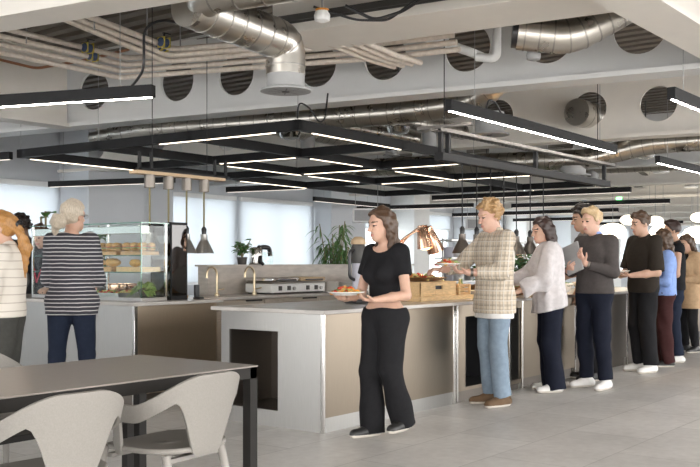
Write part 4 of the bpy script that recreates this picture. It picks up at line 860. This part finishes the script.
def field_obj(name, F, mats, parent, scale, matfn=None, smooth=1, label=None):
    V, Q = F.mesh()
    if not len(V): return None
    for _ in range(smooth):                                   # one relaxing pass
        acc = np.zeros_like(V); cnt = np.zeros(len(V))
        for i in range(4):
            for j in (1, 3): np.add.at(acc, Q[:, i], V[Q[:, (i + j) % 4]]); np.add.at(cnt, Q[:, i], 1)
        V = V * .5 + acc / cnt[:, None] * .5
    me = bpy.data.meshes.new(name); nV, nQ = len(V), len(Q)
    me.vertices.add(nV); me.vertices.foreach_set('co', (V * scale).astype(F4).ravel()); me.loops.add(nQ * 4); me.loops.foreach_set('vertex_index', Q.astype(np.int32).ravel())
    me.polygons.add(nQ); me.polygons.foreach_set('loop_start', np.arange(0, nQ * 4, 4, dtype=np.int32)); me.polygons.foreach_set('loop_total', np.full(nQ, 4, dtype=np.int32))
    me.polygons.foreach_set('use_smooth', np.ones(nQ, dtype=bool))
    for m in (mats if isinstance(mats, list) else [mats]): me.materials.append(M[m] if isinstance(m, str) else m)
    if matfn is not None: me.polygons.foreach_set('material_index', matfn(V[Q].mean(1)).astype(np.int32))
    me.update(calc_edges=True); me.validate(); o = bpy.data.objects.new(name, me); COL.objects.link(o); o.parent = parent
    if label: o['label'] = label
    return o
def rotm(yaw=0, pitch=0, roll=0):
    return np.array((Matrix.Rotation(R(yaw), 3, 'Z') @ Matrix.Rotation(R(pitch), 3, 'X') @ Matrix.Rotation(R(roll), 3, 'Y')))
ARMS = {  # elbow, wrist, hand direction, palm normal, curl  (for the right side, x mirrored for the left); y is forward, z up
    'down': ((.265, -.03, 1.13), (.27, .06, .89), (0, .15, -1), (-1, 0, 0), 25),
    'plate': ((.27, .02, 1.10), (.17, .27, 1.07), (-.45, .9, .05), (0, 0, 1), 30),
    'reach': ((.25, .16, 1.17), (.17, .42, 1.13), (-.1, 1, -.1), (-.3, 0, -1), 30),
    'reachlow': ((.26, .10, 1.14), (.2, .36, 1.02), (-.1, 1, -.3), (-.2, 0, -1), 35),
    'front': ((.27, .0, 1.10), (.12, .22, 1.08), (-.8, .6, 0), (0, -.2, 1), 40),
    'laptop': ((.29, .05, 1.14), (.06, .25, 1.20), (-.75, .2, .5), (.1, -1, .1), 40),
    'under': ((.28, .02, 1.12), (.08, .24, 1.06), (-.95, .2, .05), (.0, -.2, 1), 45),
}
def person(lab, loc, heading, H, arms=('plate', 'plate'), top=None, legs=None, hair=None, skin='skin', fem=False, yaw=0, pitch=0, stance=.0, sex=1, h=.008, lean=0, step=0, extra=None, feet_yaw=12, shoes='shoe_white', body=1.0, cat='person', brow='hair_dark', sway=0, name='person'):
    s = H / 1.75; root = thing(name, lab, cat, (loc[0], loc[1], 0), R(heading - 90))
    sw = .158 if fem else .188; hw = .088 if fem else .085; W_ = body
    ln = lambda z: lean * max(0, z - .95)                      # forward lean above the hips
    sh = {k: np.array((k * sw, -.012 + ln(1.42), 1.43)) for k in (-1, 1)}
    el, wr, hd, pn, cu = {}, {}, {}, {}, {}
    for k, a in ((1, arms[0]), (-1, arms[1])):
        A = ARMS[a] if isinstance(a, str) else a; mir = np.array((k, 1, 1)); sx = np.array(((sw - .188) * k, 0, 0))
        el[k] = np.array(A[0]) * mir + sx; wr[k] = np.array(A[1]) * mir + sx * .5
        for q in (el, wr): q[k][1] += ln(q[k][2])
        hd[k] = np.array(A[2]) * mir; hd[k] = hd[k] / np.linalg.norm(hd[k]); pn[k] = np.array(A[3]) * mir; pn[k] = pn[k] - hd[k] * (pn[k] @ hd[k]); pn[k] = pn[k] / np.linalg.norm(pn[k]); cu[k] = A[4]
    hip = {k: np.array((k * hw, 0, .93)) for k in (-1, 1)}
    an = {k: np.array((k * (.095 + stance), k * step - .03, .085)) for k in (-1, 1)}
    if step:
        b = -1 if step > 0 else 1; an[b][2] += .05
    kn = {k: (hip[k] + an[k]) / 2 + np.array((k * .005, .035 + (.05 if step and k * step < 0 else 0), .0)) for k in (-1, 1)}
    nb = np.array((0, -.02 + ln(1.46), 1.455)); nt = np.array((0, .012 + ln(1.57), 1.57)); Rh = rotm(yaw, pitch); hc = nt + Rh @ np.array((0, .018, .065)); HL_ = lambda p: hc + Rh @ np.array(p, float)
    lo = (-.62, -.45, -.01); hi = (.62, .68, 1.84)
    # ---- body
    F = Field(lo, hi, h); FL = ((0, 1, 0), .74)
    def torso(F, o, low=.90, k=.04, chest=True):
        z0 = 1.0; F.cone((-.065 * W_, ln(.95), .945), (.065 * W_, ln(.95), .945), .118 * W_ + o, .118 * W_ + o, k, ((0, 1, 0), .88 if fem else .82))
        F.cone((0, ln(.98), .98), (0, ln(1.2), 1.2), (.128 if fem else .15) * W_ + o, (.126 if fem else .155) * W_ + o, k, FL)
        F.cone((-.07 * W_, .005 + ln(1.3), 1.30), (.07 * W_, .005 + ln(1.3), 1.30), (.105 if fem else .122) * W_ + o, (.105 if fem else .122) * W_ + o, k, ((0, 1, 0), .86))
        F.cone(sh[-1] * [.8, 1, 1] + [0, 0, -.012], sh[1] * [.8, 1, 1] + [0, 0, -.012], .058 + o, .058 + o, k)
        F.cone((0, -.03 + ln(1.42), 1.41), (0, -.022 + ln(1.5), 1.49), .085 + o * .6, .052 + o * .3, k)
        if fem and chest:
            for q in (-1, 1): F.ell((q * .068, .085 + ln(1.27), 1.26), (.062 + o, .052 + o, .062 + o), k=.04)
    torso(F, 0)
    F.cone(nb, nt + np.array((0, .004, .0)), .053 if fem else .058, .05 if fem else .056, .025)
    for q in (-1, 1):
        F.cone(sh[q], el[q], .046 if fem else .053, .037 if fem else .042, .03); F.cone(el[q], el[q] * .55 + wr[q] * .45, .038 if fem else .042, .036 if fem else .041, .02); F.cone(el[q] * .55 + wr[q] * .45, wr[q], .036 if fem else .041, .025 if fem else .029, .02)
        F.cone(hip[q], kn[q], .088 * W_, .058, .03); F.cone(kn[q], kn[q] * .6 + an[q] * .4 + np.array((0, -.012, 0)), .054, .056, .03); F.cone(kn[q] * .6 + an[q] * .4 + np.array((0, -.012, 0)), an[q], .054, .036, .02)
        fd = np.array((math.sin(R(feet_yaw)) * q, math.cos(R(feet_yaw)), 0)); F.cone(an[q] - fd * .03 - np.array((0, 0, .04)), an[q] + fd * .13 - np.array((0, 0, .055)), .032, .026, .02)
        # hand
        w0, f, n = wr[q], hd[q], pn[q]; t = np.cross(f, n) * q
        hs_ = .9 if fem else 1.0
        for e in (-.026, 0, .026): F.cone(w0 + f * .012 + t * e * .6, w0 + f * .088 * hs_ + t * e, .017, .0145, .012)
        for e, L in ((.032, .072), (.011, .08), (-.011, .075), (-.031, .058)):
            b0 = w0 + f * .09 * hs_ + t * e; c1 = R(cu[q]); d1 = f * math.cos(c1) + n * math.sin(c1); d2 = f * math.cos(2 * c1) + n * math.sin(2 * c1); b1 = b0 + d1 * L * .52 * hs_
            F.cone(b0, b1, .0095, .0088, .004); F.cone(b1, b1 + d2 * L * .48 * hs_, .0088, .0075, .003)
        b0 = w0 + f * .03 + t * .03; d1 = f * .6 + t * .65 + n * .35; d1 = d1 / np.linalg.norm(d1); b1 = b0 + d1 * .042; d2 = f * .85 + t * .1 + n * .5; d2 = d2 / np.linalg.norm(d2)
        F.cone(b0, b1, .0135, .011, .008); F.cone(b1, b1 + d2 * .034, .0105, .008, .004)
    F.ell(HL_((0, -.008, .03)), (.076, .096, .098), Rh, .02); F.ell(HL_((0, .022, -.055)), (.056, .068, .066), Rh, .03); F.ell(HL_((0, .06, -.098)), (.028, .026, .022), Rh, .03)
    F.cone(HL_((0, .088, .012)), HL_((0, .112, -.03)), .008, .0135, .01); F.cone(HL_((-.012, .1, -.036)), HL_((.012, .1, -.036)), .008, .008, .008)
    F.cone(HL_((-.03, .082, .03)), HL_((.03, .082, .03)), .012, .012, .02); F.cone(HL_((-.016, .09, -.068)), HL_((.016, .09, -.068)), .009, .009, .012)
    for q in (-1, 1): F.ell(HL_((q * .076, -.012, -.01)), (.01, .02, .031), Rh @ rotm(q * 20), .006); F.ell(HL_((q * .031, .098, .004)), (.016, .012, .009), Rh, .006, 's'); F.ell(HL_((q * .031, .082, .004)), (.0135, .0125, .0115), Rh, .002)
    def fm(C):
        p = (C - hc) @ Rh; m = np.zeros(len(C), int); fr = p[:, 1] > .05
        e = np.minimum(((p[:, 0] - .031) / .0125) ** 2, ((p[:, 0] + .031) / .0125) ** 2) + ((p[:, 2] - .004) / .0075) ** 2; m[fr & (e < 1)] = 1
        b = fr & (np.abs(np.abs(p[:, 0]) - .033) < .021) & (np.abs(p[:, 2] - .03 + .1 * np.abs(np.abs(p[:, 0]) - .03)) < .0042); m[b] = 2
        l = fr & (np.abs(p[:, 0]) < .024) & (np.abs(p[:, 2] + .068) < .009) & (p[:, 1] > .085); m[l] = 3; return m
    field_obj('body', F, [skin, 'eye', brow, 'lip'], root, s, fm)
    fdim = (lo, hi)
    # ---- trousers
    L = legs; F = Field((-.42, -.5, -.01), (.42, .5, 1.16), h); o = L.get('o', .014)
    F.cone((-.065 * W_, ln(.95), .945), (.065 * W_, ln(.95), .945), .118 * W_ + o * .8, .118 * W_ + o * .8, .04, ((0, 1, 0), .88 if fem else .84)); F.cone((0, 0, .98), (0, ln(1.06), 1.06), (.130 if fem else .152) * W_ + o * .8, (.128 if fem else .152) * W_ + o * .8, .03, FL)
    for q in (-1, 1):
        kr, hr_ = L.get('knee', .072), L.get('hem', .062); F.cone(hip[q] + [0, 0, -.02], kn[q], .092 * W_ + o, kr, .035); e = an[q] + (an[q] - kn[q]) / np.linalg.norm(an[q] - kn[q]) * L.get('len', -.01)
        F.cone(kn[q], e, kr, hr_, .02, cut=(e, (e - kn[q]) / np.linalg.norm(e - kn[q])))
    F.plane((0, 0, L.get('waist', 1.04)), (0, 0, 1)); F.waves(L.get('wr', .006), 34, int(loc[0] * 100), (1, 1, .8)); field_obj('trousers', F, L['m'], root, s, L.get('fn'))
    # ---- shoes, one object each
    for q in (-1, 1):
        a = an[q]; fd = np.array((math.sin(R(feet_yaw)) * q, math.cos(R(feet_yaw)), 0)); zb = a[2] - .085; c = np.array((a[0], a[1], zb))
        F = Field(c - [.2, .22, .02], c + [.2, .3, .17], min(h, .007)); F.cone(c - fd * .045 + [0, 0, .045], c + fd * .06 + [0, 0, .045], .043, .046, .02); F.cone(c + fd * .05 + [0, 0, .035], c + fd * .165 + [0, 0, .03], .047, .04, .03); F.cone(c - fd * .02 + [0, 0, .05], c + [0, 0, .10], .045, .045, .03)
        F.plane((0, 0, zb + .002), (0, 0, -1)); F.plane((0, 0, zb + .105), (0, 0, 1)); field_obj('shoe', F, [shoes, 'sole'], root, s, lambda C, z=zb: (C[:, 2] < z + .026).astype(int))
    # ---- tops (a list, each a garment of its own)
    for g in top:
        o = g.get('o', .018); F = Field((-.5, -.4, g.get('hem', .9) - .05), (.5, .6, 1.62), h); torso(F, o, k=.045)
        if g.get('hem', .9) < .86: F.cone((-.07, ln(.9), .9), (-.07, ln(.8), g['hem'] - .08), .11 * W_ + o, .125 * W_ + o + g.get('flare', 0), .06); F.cone((.07, ln(.9), .9), (.07, ln(.8), g['hem'] - .08), .11 * W_ + o, .125 * W_ + o + g.get('flare', 0), .06)
        if g.get('boxy'): F.cone((0, ln(1.0), g.get('hem', .9) - .03), (0, ln(1.3), 1.3), (.165 if g['boxy'] is True else g['boxy']) * W_ + o, (.165 if g['boxy'] is True else g['boxy']) * W_ + o, .05, ((0, 1, 0), .76))
        sl = g.get('sleeve', 2.0)                              # 1 = elbow, 2 = wrist
        for q in (-1, 1):
            r1, r2 = g.get('r1', .056) + o * .5, g.get('r2', .046) + o * .4
            if sl <= 0: continue
            if sl <= 1:
                e = sh[q] + (el[q] - sh[q]) * sl; d = (el[q] - sh[q]) / np.linalg.norm(el[q] - sh[q]); F.cone(sh[q], e + d * .03, r1 + .004, r2 + .012, .035, cut=(e, d))
            else:
                F.cone(sh[q], el[q], r1, r2 + .004, .035); e = el[q] + (wr[q] - el[q]) * (sl - 1); d = (wr[q] - el[q]) / np.linalg.norm(wr[q] - el[q]); F.cone(el[q], e + d * .03, r2 + .002, g.get('r3', .034) + o * .3, .02, cut=(e, d))
        if g.get('collar'): F.cone((0, -.022 + ln(1.48), 1.475), (0, -.008 + ln(1.53), 1.53), .066, .066, .012); F.cone((0, .0 + ln(1.5), 1.51), (0, .01 + ln(1.6), 1.62), .052, .058, .004, op='s')
        nk = g.get('neck')
        if nk: F.ell((0, nk[1] + ln(1.5), nk[2]), (nk[0], nk[0] * .9, nk[3] if len(nk) > 3 else nk[0]), k=.01, op='s')
        else: F.plane((0, 0, 1.535), (0, 0, 1))
        F.waves(g.get('wr', .006), g.get('fr', 30), int(loc[1] * 100) + 3, g.get('st', (1, 1, .7)))
        hm = g.get('hem', .9); F.plane((0, ln(hm), hm), (g.get('hx', 0), g.get('hy', 0), -1))
        field_obj(g.get('name', 'shirt'), F, g['m'], root, s, g.get('fn'))
    # ---- hair
    hr = hair; F = Field(hc - [.26, .34, .62], hc + [.26, .26, .26], .007); vol = hr.get('vol', .018)
    F.ell(HL_((0, -.012, .032)), (.078 + vol * .8, .098 + vol, .1 + vol), Rh, .0)
    if hr['kind'] != 'bald':
        n = Rh @ np.array((0, .78, -.62)); F.plane(HL_((0, hr.get('line', .052), .055)), n)             # hairline: face and throat stay free
        if hr['kind'] in ('short', 'curly', 'afro', 'top'): F.plane(HL_((0, 0, hr.get('nape', -.05))), Rh @ np.array((0, -.25, -1)))
        if hr['kind'] in ('short', 'top'): F.ell(HL_((0, .035, .105)), (.062, .06, .035), Rh, .02); F.ell(HL_((0, -.01, .11)), (.065, .07, .035), Rh, .02)
        if hr['kind'] in ('curly', 'afro'): 
            g = np.random.RandomState(3)
            for i in range(70):
                v = g.normal(size=3); v /= np.linalg.norm(v)
                if v[1] * .78 - v[2] * .62 > .28 or v[2] < -.35: continue
                F.ell(HL_(np.array((0, -.012, .04)) + v * np.array((.085, .1, .1)) * (1 + vol * 3)), (.024, .024, .022), Rh, .006)
        if hr['kind'] in ('long', 'longback'):
            for q in (-1, 1):
                F.cone(HL_((q * .07, -.01, .04)), HL_((q * .082, -.03, -.10)), .026, .03, .02); 
                if hr['kind'] == 'long': F.cone(HL_((q * .082, -.03, -.10)), nb + np.array((q * .085, .05, -hr.get('len', .2) * .75)), .03, .02, .02)
            F.cone(HL_((-.03, -.075, .0)), nb + np.array((-.045, -.085, -hr.get('len', .2))), .055, .035, .03); F.cone(HL_((.03, -.075, .0)), nb + np.array((.045, -.085, -hr.get('len', .2))), .055, .035, .03)
        if hr['kind'] == 'pony':
            a = HL_((0, -.115, hr.get('pz', .05))); F.ell(a, (.03, .03, .03), Rh, .01); d = np.array(hr.get('pd', (0, -.1, -.22))); m_ = a + d * .5 + np.array((0, -.05, .02)); F.cone(a, m_, .03, hr.get('pr', .045), .02); F.cone(m_, a + d, hr.get('pr', .045), .02, .02)
    F.waves(hr.get('amp', .006), hr.get('fr', 90), 5, hr.get('st', (1, 1, .35))); field_obj('hair', F, hr['m'], root, s)
    if extra: extra(root, dict(s=s, hc=hc, Rh=Rh, wr=wr, hd=hd, el=el, sh=sh, HL=HL_))
    def world(p): a = R(heading - 90); x, y, z = np.array(p) * s; return (loc[0] + x * math.cos(a) - y * math.sin(a), loc[1] + x * math.sin(a) + y * math.cos(a), z)
    return root, world, dict(wr=wr, hd=hd, hc=hc, el=el)
for n, c in dict(skin=(.58, .36, .265), skin_tan=(.48, .29, .20), skin_dark=(.20, .11, .07), skin_pink=(.62, .385, .295)).items(): M[n] = mat(n, c, .5, var=.05, nscale=30, sss=.05)
M['eye'] = mat('eye', (.04, .03, .025), .25); M['lip'] = mat('lip', (.55, .24, .2), .45)
for n, c in dict(hair_dark=(.022, .015, .012), hair_brown=(.075, .042, .024), hair_darkbrown=(.035, .018, .015), hair_blond=(.42, .26, .12), hair_fair=(.50, .36, .20), hair_ginger=(.44, .22, .07), hair_grey=(.50, .43, .34)).items(): M[n] = mat(n, c, .42, var=.3, nscale=60, stretch=(4, 4, .6), bmp=.06)
for n, c in dict(jeans=(.23, .30, .38), navy=(.010, .0125, .024), navy_jean=(.015, .021, .040), blacktrouser=(.014, .014, .016), maroon=(.05, .018, .018), darkolive=(.06, .06, .055), black_top=(.012, .012, .014), greytee=(.22, .2, .19), sweater=(.075, .066, .064), overshirt=(.030, .024, .019), blouse=(.62, .59, .60), blueshirt=(.26, .38, .72), tancoat=(.52, .36, .22), whitetee=(.78, .77, .76), redtop=(.45, .03, .06)).items(): M[n] = mat(n, c, .85, var=.1, nscale=26, bmp=.06, spec=.2)
M['shoe_white'] = mat('white_leather', (.80, .79, .77), .45); M['shoe_brown'] = mat('brown_suede', (.14, .085, .045), .8); M['shoe_black'] = mat('black_leather', (.02, .02, .02), .4); M['sole'] = mat('shoe_sole', (.62, .58, .52), .6)
def wavecloth(name, base, defs, rough=.8):
    m, nt, b = nodes(name); setp(b, col=base, rough=rough); tc = add(nt, 'ShaderNodeTexCoord'); prev = None
    nz = noisy(nt, (1, 1, 1), 6); sc = add(nt, 'ShaderNodeVectorMath'); sc.operation = 'SCALE'; sc.inputs['Scale'].default_value = .014; nt.links.new(nz.outputs['Color'], sc.inputs[0])
    ad = add(nt, 'ShaderNodeVectorMath'); ad.operation = 'ADD'; nt.links.new(tc.outputs['Object'], ad.inputs[0]); nt.links.new(sc.outputs[0], ad.inputs[1])
    cur = None
    for axis, period, width, col, fac in defs:
        sx = add(nt, 'ShaderNodeSeparateXYZ'); nt.links.new(ad.outputs[0], sx.inputs[0]); src = sx.outputs['XYZ'.index(axis)] if axis in 'XYZ' else None
        if axis == 'H': q = add(nt, 'ShaderNodeMath'); q.operation = 'ADD'; nt.links.new(sx.outputs[0], q.inputs[0]); nt.links.new(sx.outputs[1], q.inputs[1]); src = q.outputs[0]
        dv = add(nt, 'ShaderNodeMath'); dv.operation = 'DIVIDE'; nt.links.new(src, dv.inputs[0]); dv.inputs[1].default_value = period
        fr = add(nt, 'ShaderNodeMath'); fr.operation = 'FRACT'; nt.links.new(dv.outputs[0], fr.inputs[0]); lt = add(nt, 'ShaderNodeMath'); lt.operation = 'LESS_THAN'; nt.links.new(fr.outputs[0], lt.inputs[0]); lt.inputs[1].default_value = width
        ml = add(nt, 'ShaderNodeMath'); ml.operation = 'MULTIPLY'; nt.links.new(lt.outputs[0], ml.inputs[0]); ml.inputs[1].default_value = fac
        mx = add(nt, 'ShaderNodeMix'); mx.data_type = 'RGBA'; nt.links.new(ml.outputs[0], mx.inputs[0]); mx.inputs[7].default_value = (*col, 1)
        if cur is None: mx.inputs[6].default_value = (*base, 1)
        else: nt.links.new(cur, mx.inputs[6])
        cur = mx.outputs[2]
    nt.links.new(cur, b.inputs['Base Color']); return m
class _H(str):
    pass
M['plaid'] = wavecloth('plaid_cotton', (.62, .53, .41), [('H', .042, .45, (.30, .26, .22), .45), ('Z', .042, .45, (.30, .26, .22), .45), ('H', .042, .1, (.12, .11, .10), .5), ('Z', .042, .1, (.12, .11, .10), .5), ('H', .084, .1, (.78, .74, .68), .6), ('Z', .084, .1, (.78, .74, .68), .6)])
M['stripe_dark'] = wavecloth('charcoal_striped_knit', (.035, .035, .045), [('Z', .031, .24, (.62, .60, .60), .9)])
M['stripe_cream'] = wavecloth('cream_striped_knit', (.72, .67, .60), [('Z', .06, .12, (.42, .36, .30), .8)])

def plate_in_hand(center, lab, cols=None, r=.125, food=None):
    solo('plate', plate_mb(r), 'plate', lab, 'plate', center)
    if cols: salad((center[0], center[1], center[2] + .012), r * .75, 60, cols, food, .045, .02)
def mid(P, W, dz=.03, fw=.06, w=.5):
    m = P['wr'][1] * w + P['wr'][-1] * (1 - w) + (P['hd'][1] + P['hd'][-1]) * .5 * .1; m = m + np.array((0, fw, dz)); return W(m)
def watch(root, d, side=-1):
    w0 = d['wr'][side]; e = d['el'][side]; u = (w0 - e) / np.linalg.norm(w0 - e); s = d['s']; c = w0 - u * .03; mb = MB(); mb.tube([c * s - u * .012, c * s + u * .012], .036 * s, 18); obj('wristwatch', mb, 'steel_dark', root)
def glasses(root, d):
    s = d['s']; mb = MB(); P = lambda p: tuple(d['HL'](p) * s)
    for q in (-1, 1):
        ring = [P((q * .033 + .022 * math.cos(a), .108, .002 + .017 * math.sin(a))) for a in np.linspace(0, 2 * PI, 17)]; mb.tube(ring, .0022, 6, False); mb.tube([P((q * .055, .108, .006)), P((q * .08, .06, .008)), P((q * .083, -.02, .005))], .0022, 6)
    mb.tube([P((-.011, .108, .006)), P((.011, .108, .006))], .002, 6); obj('eyeglasses', mb, 'steel', root)

# 1 walking woman
_, W, P = person('woman in black crop top and wide black trousers walking past the island with a plate', (5.53, 3.93), 172, 1.62, ('plate', 'plate'), [dict(m='black_top', name='crop_top', hem=1.07, o=.012, sleeve=.55, neck=(.13, .04, 1.53, .11), wr=.003)], dict(m='blacktrouser', hem=.095, knee=.088, o=.02, len=.055, waist=1.0), dict(kind='long', m='hair_brown', len=.30, vol=.018), fem=True, yaw=-14, pitch=-6, step=.07, shoes='shoe_black', h=.007, brow='hair_brown')
plate_in_hand(mid(P, W), 'white plate of food held by the walking woman in black', ['leaf2', 'orange', 'tomato', 'bread'], .13, 'orange and green food on the plate of the walking woman')
# 2 man in plaid shirt
_, W, P = person('curly fair-haired man in beige plaid shirt and light blue jeans at the counter', (7.33, 4.04), 150, 1.77, (((.25, .18, 1.2), (.12, .44, 1.17), (-.1, 1, .05), (0, 0, -1), 30), ((.26, .10, 1.15), (.16, .35, 1.15), (-.1, 1, .05), (0, 0, 1), 35)), [dict(m='plaid', name='plaid_shirt', hem=.80, hx=.0, o=.026, sleeve=1.75, collar=True, boxy=True, r1=.062, r2=.054, r3=.05), dict(m='whitetee', name='tee_shirt', hem=.755, o=.012, sleeve=0)], dict(m='jeans', hem=.072, knee=.078, o=.012), dict(kind='curly', m='hair_blond', vol=.014, amp=.009, fr=110, st=(1, 1, 1), nape=-.06), skin='skin_pink', pitch=-14, shoes='shoe_brown', h=.007, brow='hair_blond', extra=lambda r, d: watch(r, d, -1))
plate_in_hand(mid(P, W, .045, .07, .12), 'white plate of food held by the man in the plaid shirt', ['bread', 'leaf2', 'tomato'], .12, 'food on the plate of the man in the plaid shirt')
# 3 woman in white blouse
_, W, P = person('dark-haired woman in loose white blouse and wide navy trousers reaching to the counter', (8.46, 4.05), 128, 1.66, ('reach', 'reachlow'), [dict(m='blouse', name='blouse', hem=.84, o=.04, sleeve=1.8, boxy=True, flare=.015, r1=.065, r2=.065, r3=.06, wr=.012, fr=45, st=(1, 1, .2), hy=-.25)], dict(m='navy', hem=.10, knee=.094, o=.02, len=.05), dict(kind='longback', m='hair_darkbrown', len=.10, vol=.02), fem=True, pitch=-8, yaw=12, brow='hair_dark', lean=.08)
# 4 curly dark man
person('tall man with dark curly hair in grey tee reaching for food behind the sweater man', (9.5, 4.1), 128, 1.83, ('down', 'reachlow'), [dict(m='greytee', name='tee_shirt', hem=.86, o=.022, sleeve=.7, collar=False)], dict(m='blacktrouser', hem=.075), dict(kind='curly', m='hair_dark', vol=.03, amp=.01, fr=100, st=(1, 1, 1)), skin='skin_tan', pitch=-10, shoes='shoe_black', lean=.05)
# 5 man in grey sweater with a laptop
_, W, P = person('fair-haired man in dark grey sweater hugging a grey laptop in the queue', (8.92, 3.80), 164, 1.77, (((.25, .05, 1.14), (.10, .27, 1.15), (-.8, .3, .35), (0, -.9, .3), 35), ((.25, .03, 1.14), (.10, .26, 1.22), (-.35, .35, .85), (.25, -1, .1), 25)), [dict(m='sweater', name='sweater', hem=.93, o=.022, sleeve=1.86, boxy=True), dict(m='blueshirt', name='shirt_collar', hem=1.40, o=.008, sleeve=0, collar=True)], dict(m='navy', hem=.068, knee=.08, o=.014), dict(kind='top', m='hair_fair', vol=.012, nape=-.03), skin='skin_pink', yaw=-8, pitch=-6, body=1.0, stance=.02, brow='hair_fair', extra=lambda r, d: watch(r, d, -1))
c = W((.03, .275, 1.27)); lp = thing('laptop', 'closed grey laptop held upright against the chest of the man in the grey sweater', 'laptop', c, R(164 - 90)); Mx = Matrix.Rotation(R(20), 3, 'Y') @ Matrix.Rotation(R(6), 3, 'X')
obj('base_half', MB().box(tuple(Mx @ Vector((0, .0, 0))), (.2, .009, .29), M3=Mx), 'grey', lp, .003); obj('lid_half', MB().box(tuple(Mx @ Vector((0, .0095, 0))), (.2, .007, .29), M3=Mx), 'grey', lp, .003)
# 6 man in black shirt
_, W, P = person('dark-haired man in black short-sleeved overshirt holding out a white plate', (10.58, 3.92), 146, 1.80, ('under', 'plate'), [dict(m='overshirt', name='overshirt', hem=.88, o=.026, sleeve=.95, collar=True, boxy=True, r1=.062, r2=.06), dict(m='whitetee', name='tee_shirt', hem=1.40, o=.010, sleeve=0)], dict(m='blacktrouser', hem=.085, knee=.088, o=.02), dict(kind='top', m='hair_brown', vol=.016, nape=-.03), pitch=-8, yaw=-4, brow='hair_dark')
plate_in_hand(mid(P, W), 'empty white plate held out by the man in the black overshirt', None, .125)
# 7 woman in blue shirt
person('woman with long brown hair in light blue shirt and maroon trousers behind the black shirt', (11.32, 3.94), 120, 1.62, ('plate', 'plate'), [dict(m='blueshirt', name='shirt', hem=.92, o=.026, sleeve=1.8, collar=True, boxy=True)], dict(m='maroon', hem=.09, knee=.09, o=.02, len=.03), dict(kind='longback', m='hair_brown', len=.16, vol=.02), fem=True, brow='hair_brown', shoes='shoe_black')
# 8 man behind her
person('man with cropped dark hair in black vest and jeans, last but one in queue', (11.85, 4.0), 118, 1.75, ('plate', 'plate'), [dict(m='black_top', name='vest', hem=.90, o=.024, sleeve=.2)], dict(m='navy_jean', hem=.07), dict(kind='short', m='hair_darkbrown', vol=.010, nape=-.03, amp=.002), skin='skin_tan', brow='hair_dark')
# 9 woman in tan
_, W, P = person('woman in long tan cardigan at the far right holding a dark phone', (13.28, 4.28), 150, 1.62, ('front', 'front'), [dict(m='black_top', name='black_top', hem=.95, o=.012, sleeve=0), dict(m='tancoat', name='cardigan', hem=.66, o=.032, sleeve=1.85, boxy=True, flare=.02, neck=(.09, .12, 1.45, .22))], dict(m='blacktrouser', hem=.06), dict(kind='longback', m='hair_brown', len=.05, vol=.014), fem=True, pitch=-18, shoes='shoe_black', brow='hair_brown')
solo('phone', MB().box((0, 0, 0), (.075, .01, .15)), 'blackplastic', 'dark phone in the hands of the woman in the tan cardigan', 'phone', mid(P, W, .05, .02), R(60), bevel=.003)
# 10 ginger woman
person('ginger woman with a long ponytail in cream striped top at the left edge', (3.98, 6.22), 128, 1.60, ('plate', 'plate'), [dict(m='stripe_cream', name='striped_top', hem=.93, o=.026, sleeve=1.9, boxy=True)], dict(m='darkolive', hem=.08, knee=.085, o=.02), dict(kind='pony', m='hair_ginger', vol=.014, pd=(.02, -.05, -.42), pr=.05, pz=.03), fem=True, h=.007, brow='hair_ginger', pitch=-4, extra=lambda r, d: obj('hair_band', MB().tube([tuple(d['HL']((0, -.125, .035)) * d['s']), tuple(d['HL']((0, -.145, .02)) * d['s'])], .033, 16), 'blackplastic', r))
# 11 striped woman
person('grey-blonde woman in charcoal striped top and navy jeans seen from behind at the deli counter', (4.68, 6.40), 44, 1.73, (((.225, .08, 1.12), (.15, .3, 1.06), (-.3, 1, 0), (0, 0, -1), 30), ((.225, .08, 1.12), (.15, .3, 1.06), (-.3, 1, 0), (0, 0, -1), 30)), [dict(m='stripe_dark', name='striped_top', hem=.84, o=.024, sleeve=1.5, boxy=.142, r1=.055, r2=.05, r3=.046, neck=(.10, .0, 1.53, .055))], dict(m='navy_jean', hem=.06, knee=.07, o=.010), dict(kind='pony', m='hair_grey', vol=.014, pd=(-.06, -.05, -.14), pr=.06, pz=.0, line=.045), fem=True, yaw=-34, stance=.045, h=.007, brow='hair_fair', extra=glasses)
# 12, 13 staff behind the counter
person('person with black curly hair standing behind the deli counter at the far left', (6.62, 9.98), 215, 1.79, ('down', 'down'), [dict(m='darkgrey', name='tee_shirt', hem=.9, o=.02, sleeve=.7)], dict(m='blacktrouser'), dict(kind='afro', m='hair_dark', vol=.04, amp=.01, fr=110, st=(1, 1, 1)), skin='skin_dark', pitch=-25, yaw=-20)
person('person with brown hair in a dark top behind the glass food case', (6.28, 9.12), 215, 1.66, ('reach', 'reachlow'), [dict(m='black_top', name='apron_top', hem=.9, o=.02, sleeve=.7), ], dict(m='blacktrouser'), dict(kind='longback', m='hair_brown', len=.02, vol=.014), fem=True, pitch=-22, yaw=-10, brow='hair_brown', extra=lambda r, d: obj('lanyard', MB().tube([(-.06, .06, 1.36 * d['s']), (-.03, .15, 1.2 * d['s']), (0, .17, 1.08 * d['s'])], .008, 8).tube([(.06, .06, 1.36 * d['s']), (.03, .15, 1.2 * d['s']), (0, .17, 1.08 * d['s'])], .008, 8), 'redtop', r))
